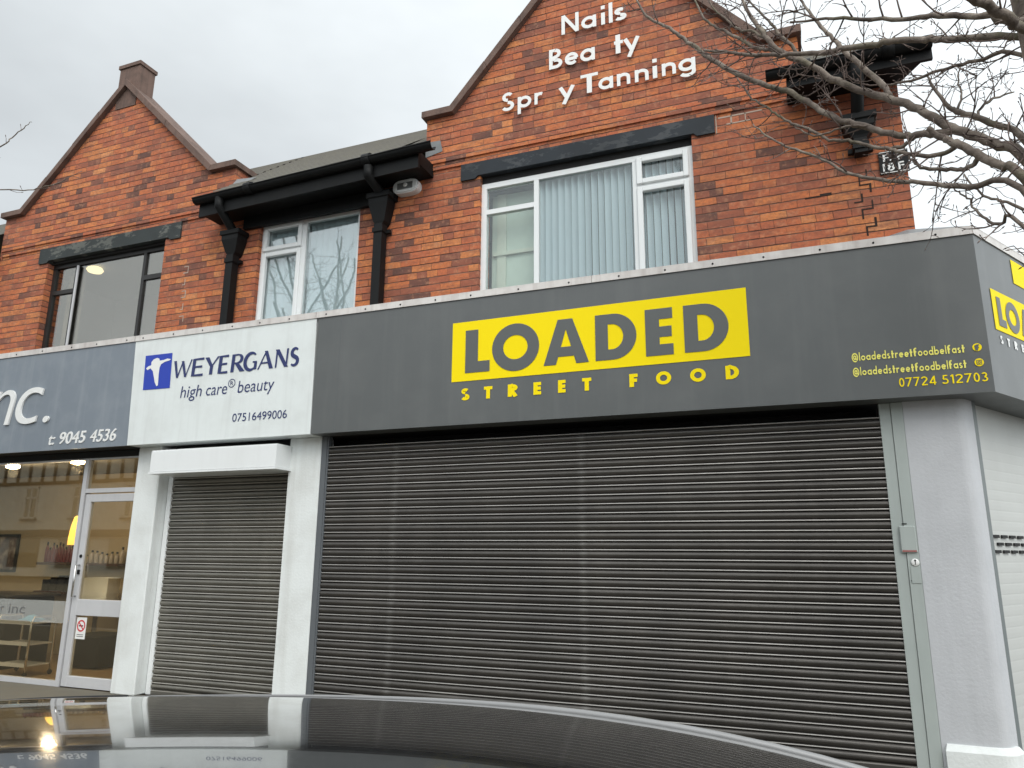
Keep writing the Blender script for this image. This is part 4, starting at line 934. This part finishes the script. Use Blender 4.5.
# styling chair seen through the door
sc_ = thing('styling_chair', (-4.15, 1.3, 0), 'white rounded salon chair seen through the door glass', 'chair')
rows = []
for i in range(8):
    th = R(-20 + i * 32); rows.append([(-4.62 + .26 * math.cos(th), 1.45 + .24 * math.sin(th), z) for z in (.80, .86, .98, 1.08, 1.10)])
MB().grid(rows).build('backrest', M['upvc'], sc_); MB().lathe((-4.62, 1.45, .72), [(.24, 0), (.27, .03), (.27, .08), (.2, .1)], 20).build('seat', M['upvc'], sc_)
MB().lathe((-4.62, 1.45, 0), [(.22, 0), (.22, .02), (.03, .05), (.03, .72)], 16).build('pedestal', M['chrome'], sc_)
# no smoking notice stuck on the door glass
ns = thing('no_smoking_notice', (-3.21, yg - .006, .6), 'small white no smoking notice with a red ring on the door glass', 'sign')
MB().box(-3.285, -3.135, yg - .0065, yg - .0045, .505, .735).build('card', M['letter'], ns)
mb = MB(); ribbon(mb, RING(-3.21, .645, .055, .055), .016, lambda p: p, yg - .0075, None, 0, IDM); ribbon(mb, [(-3.249, .684), (-3.171, .606)], .014, lambda p: p, yg - .0075, None, 2, IDM); mb.build('red_ring', plain('red_print', (.6, .02, .03), .5), ns)
mb = MB(); mb.box(-3.245, -3.18, yg - .0074, yg - .0066, .638, .652); mb.build('cigarette', M['black'], ns); mb = MB(); mb.box(-3.26, -3.16, yg - .0074, yg - .0066, .53, .536); mb.box(-3.26, -3.16, yg - .0074, yg - .0066, .548, .554); mb.build('print', M['black'], ns)

# ------------------------------------------------------------------ the parked dark car
import numpy as np
car = thing('parked_car', (3.6, -5.45, -.12), 'glossy dark car parked along the kerb in front of the shops, its roof mirroring them', 'car')
pm_, pt_, pb_ = newmat('dark_car_paint'); setp(pb_, Base_Color=(.012, .012, .013, 1), Roughness=.06, IOR=1.9); pb_.inputs['Coat Weight'].default_value = 1; pb_.inputs['Coat Roughness'].default_value = .015
pt_.links.new(math_(pt_, 'MULTIPLY_ADD', noise_(pt_, objco(pt_), 60, 6, .7), .22, .0), pb_.inputs['Roughness'])
M['paint'] = pm_
cgl, ct, cbb = newmat('tinted_glass'); setp(cbb, Base_Color=(.01, .012, .012, 1), Roughness=.03)
EX = np.array([2.1, 2.3, 2.555, 2.751, 2.924, 3.157, 3.41, 3.701, 3.955, 4.107, 4.244, 4.34, 4.401, 4.6, 4.75])
EZ = np.array([1.030, 1.070, 1.108, 1.130, 1.148, 1.166, 1.184, 1.195, 1.198, 1.191, 1.179, 1.165, 1.156, 1.108, 1.06])
ck = np.polyfit(EX - 3.4, EZ, 6); zE = lambda x: float(np.polyval(ck, x - 3.4))
YC, HW = -5.45, .62
def roofz(x, y, crown=.055): t = (y - YC) / HW; return zE(x) + crown * (1 - t * t)
XR, XF = 2.12, 4.74
rows = [[(XR + (XF - XR) * i / 60, YC + HW * j / 16, roofz(XR + (XF - XR) * i / 60, YC + HW * j / 16)) for j in range(-16, 17)] for i in range(61)]
MB().grid(rows).build('roof', M['paint'], car)
trim_m = plain('bright_trim', (.26, .26, .26), .45, .2)
for s in (1, -1):
    tm = MB()
    xs = [2.95 + i * (4.74 - 2.95) / 24 for i in range(25)]
    tm.tube([(x, YC + s * (HW + .004), zE(x) + .001) for x in xs], [.0010 + .0052 * min(1, max(0, (x - 2.95) / 1.0)) ** 1.3 for x in xs], 10)
    tm.build('roof_trim', trim_m, car)
for s in (1, -1):
    tm = MB()
    xs = [2.12 + i * (2.95 - 2.12) / 16 for i in range(17)]; tm.tube([(x, YC + s * (HW + .004), zE(x) + .001) for x in xs], [.0095 - .006 * i / 16 for i in range(17)], 8)
    tm.build('roof_seal', M['dark'], car)
# lower body, lofted rear to front
st = [(1.22, .70, .30, .60), (1.30, .80, .14, .74), (1.55, .85, .08, .80), (2.2, .88, .06, .80), (3.2, .885, .05, .79), (4.3, .885, .05, .775), (5.0, .88, .06, .755), (5.5, .86, .07, .71), (5.85, .80, .10, .64), (6.02, .66, .16, .54), (6.06, .58, .24, .46)]
rows = []
for x, hw, zb, zt in st:
    pr = [(0, zb), (.86, zb), (.97, zb + .10), (1.0, zb + (zt - zb) * .55), (.97, zt - .08), (.90, zt - .01), (.80, zt + .012), (.4, zt + .03), (0, zt + .035)]
    ring = [(x, YC + hw * a, z) for a, z in pr] + [(x, YC - hw * a, z) for a, z in pr[-2:0:-1]]; rows.append(ring + [ring[0]])
bd = MB().grid(rows); bd.add(rows[0][:-1], [tuple(range(len(rows[0]) - 1))]); bd.add(rows[-1][:-1], [tuple(range(len(rows[0]) - 1))]); body = bd.build('body', M['paint'], car)
# glasshouse
def strip(xa, xb, s, off=0):
    return [[(x, YC + s * (.775 + off), .80 - .004 * (x - 2)), (x, YC + s * (.70 + off), 1.0), (x, YC + s * (HW - .004 + off), zE(min(max(x, XR), XF)) - .006)] for x in [xa + (xb - xa) * i / 10 for i in range(11)]]
for s in (1, -1):
    for xa, xb in ((2.25, 3.25), (3.32, 4.55)): MB().grid(strip(xa, xb, s)).build('side_window', cgl, car)
    for xa, xb in ((3.25, 3.32), (2.12, 2.25), (4.55, 4.74)): MB().grid(strip(xa, xb, s, .001)).build('pillar', M['paint'], car)
def screen(xt, xb, zb, n=10):
    rows = []
    for i in range(n + 1):
        t = i / n; hw = HW + (.74 - HW) * t; rows.append([(xt + (xb - xt) * t, YC + hw * j / 8, (roofz(xt, YC + HW * j / 8) * (1 - t) + (zb - .03 * (j / 8) ** 2) * t)) for j in range(-8, 9)])
    return MB().grid(rows)
screen(XF, 5.28, .765).build('windscreen', cgl, car); screen(XR, 1.52, .82).build('rear_window', cgl, car)
def wheel(x, s):
    y = YC + s * .80; w = thing_part = MB().lathe((x, y, .19), [(.20, -.09), (.295, -.095), (.312, -.06), (.312, .06), (.295, .095), (.20, .09)], 28, 'y').build('wheel', M['dark'], car)
    m = MB(); m.lathe((x, y + s * .082, .19), [(.198, 0), (.19, s * .012), (.05, s * .006), (.04, s * .02)], 24, 'y')
    for k in range(5):
        a = k * 2 * math.pi / 5; m.obox((x + .11 * math.cos(a), y + s * .094, .19 + .11 * math.sin(a)), (.085 * math.cos(a), 0, .085 * math.sin(a)), (0, .01, 0), (-.022 * math.sin(a), 0, .022 * math.cos(a)))
    m.build('rim', M['alu'], w)
for x in (1.98, 5.10):
    for s in (1, -1): wheel(x, s)
for s in (1, -1):
    MB().lathe((5.93, YC + s * .56, .53), [(.09, -.06), (.09, .04), (.05, .08)], 16, 'x').build('headlight', M['glass'], car)
    MB().bevbox(1.235, 1.36, YC + s * .62 - .13, YC + s * .62 + .13, .60, .70, .01).build('tail_light', plain('tail_red', (.4, .01, .01), .2), car)
    MB().bevbox(3.42, 3.58, YC + s * .89 - .02, YC + s * .89 + .02, .66, .69, .006).build('door_handle', M['paint'], car)
    MB().lathe((4.45, YC + s * .93, .86), [(.04, -.06), (.085, -.03), (.085, .02), (.05, .05)], 14, 'x').build('wing_mirror', M['paint'], car)

# ------------------------------------------------------------------ trees
def smooth_path(pts, sub=4):
    P = [Vector(p) for p in pts]; out = []
    for i in range(len(P) - 1):
        p0, p1, p2, p3 = P[max(i-1, 0)], P[i], P[i+1], P[min(i+2, len(P)-1)]
        for k in range(sub):
            t = k / sub; out.append(.5 * ((2*p1) + (p2 - p0) * t + (2*p0 - 5*p1 + 4*p2 - p3) * t*t + (3*p1 - p0 - 3*p2 + p3) * t**3))
    out.append(P[-1]); return out
rt = random.Random(21)
def rvec(k=1): return Vector((rt.gauss(0, k), rt.gauss(0, k), rt.gauss(0, k)))
def spur(mb, p, d, L, r):                                         # short spur ending in a bud
    q = [p]; d = d.normalized()
    for i in range(3): d = (d + rvec(.22) + Vector((0, 0, .10))).normalized(); q.append(q[-1] + d * L / 3)
    mb.tube(q, [r, r * .8, r * .65, r * .6], 5, True)
    mb.tube([q[-1], q[-1] + d * .009, q[-1] + d * .020], [r * .6, r * 1.35, r * .3], 5)
def twig(mb, p, d, L, r, depth=0):
    q = [Vector(p)]; n = max(4, int(L / .05)); d = d.normalized(); bend = rvec(.13)
    for i in range(n): d = (d + bend + rvec(.10) + Vector((0, 0, .05))).normalized(); q.append(q[-1] + d * L / n)
    mb.tube(q, [r * (1 - .65 * i / n) for i in range(n + 1)], 5)
    for i in range(1, n + 1):
        if rt.random() < .75: spur(mb, q[i], d + rvec(.9), rt.uniform(.02, .06), max(.0016, r * .55))
    if depth < 1 and L > .22:
        for k in range(rt.choice((1, 2, 3))): j = rt.randrange(1, n); twig(mb, q[j], (q[j] - q[j-1]).normalized() + rvec(.55), L * rt.uniform(.35, .65), r * .7, depth + 1)
def limb(pts, rad, parent, tw, name='branch', dens=1.0, twL=(.12, .38)):
    path = smooth_path(pts); n = len(path) - 1
    path = [p + (rvec(.0035) if 0 < i < n else Vector()) for i, p in enumerate(path)]
    rad = [q if q < .02 else .018 + (q - .02) * .2 for q in rad]
    rr = []
    m = len(rad) - 1
    for i in range(n + 1):
        t = i / n * m; k = min(int(t), m - 1); rr.append((rad[k] + (rad[k+1] - rad[k]) * (t - k)) * rt.uniform(.94, 1.07))
    o = MB().tube(path, rr, 9).build(name, M['bark'], parent)
    acc = 0
    for i in range(1, n + 1):
        seg = (path[i] - path[i-1]).length; acc += seg
        while acc > .072 / dens:
            acc -= .072 / dens; d = (path[i] - path[i-1]).normalized(); s = d.cross(rvec()).normalized()
            if rt.random() < .66: spur(tw, path[i] + s * rr[i] * .7, s + d * .4, rt.uniform(.03, .09), .0026)
            elif rr[i] > .003 or rt.random() < .5: twig(tw, path[i] + s * rr[i] * .5, s * .9 + d * rt.uniform(.2, .9), rt.uniform(*twL), min(.0052, rr[i] * .65))
    return o

rtree = thing('bare_tree', (5.79, -2.2, 0), 'bare winter tree at the right edge whose knobbly branches cross the brick gable', 'tree')
TW = MB()
trunk_pts = [(5.80, -2.2, -.02), (5.79, -2.2, .5), (5.785, -2.2, 1.6), (5.775, -2.2, 2.8), (5.755, -2.2, 3.6), (5.73, -2.2, 4.1), (5.70, -2.19, 4.6), (5.66, -2.17, 5.3), (5.72, -2.2, 6.2), (5.66, -2.25, 7.2)]
MB().tube(smooth_path(trunk_pts), [max(.05, .215 - .0031 * i) for i in range((len(trunk_pts) - 1) * 4 + 1)], 16).build('trunk', M['bark'], rtree)
# limbs read along the photograph, each with its own run in depth (px, py, depth) and its real girth in metres
def L(*pts): return [at(x, y, Y) for x, y, Y in pts]
limb([(5.78, -2.2, 2.75)] + L((1024, 157, -2.0), (1000, 146, -1.95), (980, 138, -1.9), (957, 130, -1.85), (937, 119, -1.8), (918, 109, -1.75), (892, 100, -1.7), (873, 95, -1.65), (843, 84, -1.6), (824, 74, -1.58), (806, 63, -1.55), (786, 55, -1.5), (774, 47, -1.5), (765, 36, -1.48), (755, 22, -1.45), (743, 3, -1.4), (737, -14, -1.4)),
     [.085, .072, .066, .060, .058, .052, .047, .042, .038, .034, .030, .027, .024, .020, .017, .014, .011, .009], rtree, TW)
limb(L((955, 130, -1.85), (941, 133, -1.8), (921, 135, -1.75), (902, 135, -1.7), (882, 132, -1.65), (863, 126, -1.6), (843, 121, -1.58), (825, 112, -1.55), (806, 101, -1.5), (786, 91, -1.48), (767, 86, -1.45), (739, 75, -1.4), (712, 60, -1.35), (700, 51, -1.32), (683, 39, -1.3), (669, 29, -1.28), (649, 18, -1.25), (640, 6, -1.22), (634, -6, -1.2)),
     [.036, .034, .031, .029, .027, .026, .024, .023, .022, .021, .020, .018, .017, .016, .015, .013, .012, .010, .008, .006], rtree, TW)
limb([(5.78, -2.22, 2.60)] + L((1024, 177, -2.2), (1000, 165, -2.15), (980, 156, -2.1), (965, 147, -2.05), (953, 143, -2.0), (941, 137, -1.95), (928, 128, -1.95)), [.058, .046, .042, .038, .034, .028, .022, .014], rtree, TW)
limb([(5.76, -2.2, 3.95)] + L((1009, 35, -2.1), (970, 38, -2.0), (941, 40, -1.95), (922, 39, -1.9), (888, 41, -1.85), (873, 45, -1.8), (843, 48, -1.75), (824, 53, -1.7), (796, 54, -1.65), (767, 55, -1.6), (747, 55, -1.55), (728, 52, -1.5), (704, 50, -1.48)), [.034, .027, .025, .024, .022, .020, .018, .017, .016, .014, .013, .012, .010, .008], rtree, TW)
limb([(5.74, -2.25, 4.05)] + L((1009, 21, -2.5), (990, 16, -2.5), (961, 16, -2.45), (933, 15, -2.4), (902, 19, -2.35), (863, 19, -2.3), (824, 19, -2.25), (790, 22, -2.2)), [.022, .018, .016, .015, .014, .012, .010, .008, .005], rtree, TW)
limb([(5.75, -2.25, 3.95)] + L((1019, 28, -2.6), (1009, 17, -2.7), (990, 7, -2.75), (972, -1, -2.8), (950, -14, -2.85)), [.06, .048, .044, .04, .036, .03], rtree, TW)
limb(L((890, 97, -1.7), (882, 84, -1.65), (863, 68, -1.6), (849, 55, -1.55), (836, 42, -1.5), (824, 30, -1.48), (812, 15, -1.45), (802, 2, -1.4), (797, -12, -1.4)), [.021, .020, .018, .016, .014, .012, .010, .008, .006], rtree, TW)
limb(L((830, 78, -1.56), (817, 70, -1.54), (806, 62, -1.5), (796, 51, -1.46), (778, 32, -1.42), (765, 17, -1.4), (745, -1, -1.36)), [.014, .014, .013, .012, .010, .008, .006], rtree, TW)
limb(L((778, 51, -1.5), (765, 50, -1.46), (755, 48, -1.42), (739, 38, -1.4), (726, 32, -1.36), (714, 26, -1.34), (702, 15, -1.3), (694, -2, -1.28)), [.012, .012, .012, .011, .010, .009, .008, .006], rtree, TW)
limb(L((765, 37, -1.48), (751, 31, -1.45), (741, 30, -1.42), (733, 25, -1.4), (718, 13, -1.36), (708, -1, -1.32)), [.008, .008, .008, .007, .006, .005], rtree, TW)
limb(L((914, 137, -1.73), (908, 142, -1.7), (898, 148, -1.68), (882, 149, -1.65), (863, 144, -1.6), (843, 140, -1.56), (830, 140, -1.54), (808, 129, -1.5), (792, 123, -1.46), (778, 115, -1.43), (767, 107, -1.4), (755, 101, -1.38), (747, 92, -1.36), (737, 78, -1.34)), [.012, .012, .011, .011, .010, .010, .009, .009, .008, .007, .007, .006, .006, .004], rtree, TW)
limb(L((868, 126, -1.62), (846, 126, -1.6), (826, 134, -1.55), (812, 136, -1.5), (800, 130, -1.48), (790, 123, -1.45)), [.008, .007, .006, .006, .005, .004], rtree, TW)
limb([(5.76, -2.3, 2.35)] + L((1024, 190, -2.3), (970, 187, -2.1), (941, 184, -2.0), (912, 182, -1.9), (888, 181, -1.85), (863, 177, -1.8), (843, 171, -1.75), (824, 160, -1.7), (806, 153, -1.66), (786, 147, -1.62), (767, 136, -1.58), (753, 124, -1.54)), [.02, .016, .015, .013, .012, .011, .010, .009, .008, .008, .007, .006, .004], rtree, TW, dens=.8)
limb(L((955, 147, -2.0), (941, 154, -1.95), (925, 156, -1.9), (902, 152, -1.85), (890, 149, -1.82)), [.014, .013, .012, .010, .008], rtree, TW)
limb(L((980, 157, -2.1), (972, 166, -2.05), (961, 169, -2.0), (941, 170, -1.95), (921, 167, -1.9), (912, 160, -1.88), (905, 152, -1.86)), [.013, .013, .012, .010, .009, .007, .005], rtree, TW)
limb([(5.76, -2.1, 3.85)] + L((1012, 52, -1.9), (976, 61, -1.8), (949, 68, -1.7), (927, 75, -1.65), (898, 84, -1.6), (880, 86, -1.55)), [.014, .012, .011, .010, .009, .007, .005], rtree, TW, dens=1.4)
limb([(5.77, -2.1, 2.95)] + L((1024, 139, -1.75), (996, 125, -1.7), (976, 117, -1.65), (957, 111, -1.6), (949, 107, -1.58), (933, 86, -1.55), (927, 75, -1.53)), [.026, .022, .020, .018, .016, .013, .009, .005], rtree, TW, dens=1.5)
limb([(5.76, -2.3, 2.05)] + L((1024, 228, -2.3), (1000, 225, -2.2), (986, 219, -2.15), (974, 209, -2.1), (968, 199, -2.08), (959, 192, -2.05), (951, 186, -2.05)), [.012, .009, .008, .007, .006, .005, .004, .003], rtree, TW, dens=1.3, twL=(.08, .2))
limb(L((1024, 210, -2.2), (1000, 201, -2.15), (984, 196, -2.1), (974, 188, -2.08), (964, 174, -2.05)), [.008, .007, .006, .005, .004], rtree, TW, twL=(.08, .2))
limb(L((976, 117, -1.65), (985, 104, -1.6), (1000, 96, -1.58), (1014, 92, -1.55)), [.009, .007, .006, .004], rtree, TW, dens=1.4)
limb(L((957, 111, -1.6), (962, 96, -1.55), (958, 80, -1.5), (961, 66, -1.48)), [.008, .006, .005, .003], rtree, TW, dens=1.5)
# limbs that leave the picture on the far side of the trunk
def grow(p, d, Ln, r, lev, parent, tw, up=.12, spread=.55):
    pts = [Vector(p)]; n = 6; d = Vector(d).normalized()
    for i in range(n): d = (d + rvec(.13) + Vector((0, 0, up))).normalized(); d.x = min(d.x, -.08) if d.z > 0 and pts[0].x < 0 and pts[-1].x > -2.55 else d.x; pts.append(pts[-1] + d * Ln / n)
    if lev <= 1: limb(pts, [r, r * .8, r * .55], parent, tw, dens=.55, twL=(.2, .6))
    else: MB().tube(smooth_path(pts), [r * (1 - .55 * i / (n * 4)) for i in range(n * 4 + 1)], 8).build('branch', M['bark'], parent)
    if lev > 0:
        for k in range(3): j = rt.randrange(2, n + 1); grow(pts[j], d + rvec(spread), Ln * rt.uniform(.5, .75), r * .55, lev - 1, parent, tw, up, spread)
for d, h in (((1, .2, .8), 4.2), ((.8, -.7, .9), 4.8), ((.3, .9, 1.2), 5.6), ((.7, .4, 1.4), 6.4), ((-.1, -.2, 1), 7.1)):
    grow((5.74, -2.2, h), d, 1.7, .06, 1, rtree, TW)
TW.build('twigs', M['twig'], rtree)

ltree = thing('bare_tree', (-3.1, -3.0, 0), 'bare tree left of the view, only its thin twig tips showing before the left gable', 'tree')
TL = MB()
tp = [(-3.1, -3.0, -.02), (-3.1, -3.0, 1.2), (-3.06, -2.98, 2.4), (-3.12, -3.0, 3.4)]
MB().tube(smooth_path(tp), [.13 - .004 * i for i in range(13)], 14).build('trunk', M['bark'], ltree)
for d in ((.08, .1, 1.5), (-.5, .2, 1.2), (.1, -.5, 1.3), (-.2, .5, 1.4), (.05, 0, 1.6), (-.1, -.2, 1.5), (.02, -.3, 1.4), (-.3, -.1, 1.4)): grow((-3.12, -3.0, 3.2), d, 2.4, .045, 1, ltree, TL, .14, .38)
a0 = Vector((-2.9, -2.95, 4.6))
limb([a0, (-1.9, -2.8, 4.68)] + L((-60, 195, -2.6), (0, 190, -2.55), (28, 190, -2.5), (45, 187, -2.48), (62, 181, -2.45), (82, 171, -2.4)), [.014, .010, .007, .005, .0045, .004, .0035, .002], ltree, TL, dens=.45, twL=(.04, .09))
limb([Vector((-2.9, -2.95, 4.9)), (-2.0, -2.8, 5.0)] + L((-60, 175, -2.6), (0, 147, -2.55), (12, 137, -2.5), (24, 128, -2.48), (32, 122, -2.46)), [.014, .010, .007, .005, .0045, .004, .002], ltree, TL, dens=.3, twL=(.03, .06))
TL.build('twigs', M['twig'], ltree)

# ------------------------------------------------------------------ houses across the road, seen only in the glass
def far_house(x0, x1, zt, label, timber=True, wall=None, roofc=None):
    h = thing('terraced_house', ((x0 + x1) / 2, -24, 0), label, 'house')
    y = -24.0; wall = wall or M['render_white']
    MB().box(x0, x1, y - 8, y, 0, zt).build('wall', wall, h)
    m = MB(); m.add([(x0 - .2, y + .4, zt - .02), (x1 + .2, y + .4, zt - .02), (x1 + .2, y - 4, zt + 3), (x0 - .2, y - 4, zt + 3), (x0 - .2, y - 8.4, zt - .02), (x1 + .2, y - 8.4, zt - .02)], [(0, 1, 2, 3), (3, 2, 5, 4), (0, 3, 4), (1, 5, 2)]); rf = m.build('roof', roofc or M['slate'], h)
    MB().box((x0 + x1) / 2 - .5, (x0 + x1) / 2 + .5, y - 4.6, y - 3.6, zt + 2.3, zt + 4.2).build('chimney', M['brick'], rf)
    if timber:
        m = MB(); m.box(x0, x1, y, y + .05, 5.2, 5.40); m.box(x0, x1, y, y + .05, zt - .25, zt - .02); x = x0
        while x < x1: m.box(x, x + .22, y, y + .045, 5.401, zt - .251); x += 1.05
        m.build('timbering', M['darkframe'], h)
    n = int((x1 - x0) / 3.4)
    for i in range(n):
        xc = x0 + (i + .5) * (x1 - x0) / n
        w = MB(); a, b, c, d = xc - .55, xc + .55, 3.25, 5.1
        for q in ((a, a + .09, c, d), (b - .09, b, c, d), (xc - .05, xc + .05, c, d), (a, b, c, c + .09), (a, b, d - .09, d), (a, b, 4.42, 4.50)): w.box(q[0], q[1], y + .0, y + .06, q[2], q[3])
        wo = w.build('window', M['upvc'], h); MB().box(a, b, y + .005, y + .02, c, d).build('pane', M['glass_dark'], wo); MB().box(a - .1, b + .1, y, y + .14, c - .1, c - .002).build('sill', M['room_grey'], wo)
        MB().box(a - .7, b + .7, y, y + .05, .5, 2.1).build('shop_window', M['glass_dark'], h)
    MB().box(x0, x1, y, y + .2, 2.2, 2.6).build('fascia', M['fascia_dark'], h)
far_house(-66, -48, 6.9, 'white half-timbered terrace across the road, left end of the row', True)
far_house(-47.9, -28, 6.9, 'white half-timbered terrace across the road, next to the cream house', True)
far_house(-26, -11, 5.0, 'low cream house across the road with a brown roof', False, M['cream'], M['coping'])
far_house(-8, 8, 5.9, 'plain white house across the road facing the shutters', False, M['render_white'])
far_house(9, 22, 5.9, 'red brick house across the road, right end of the row', False, M['brick'])
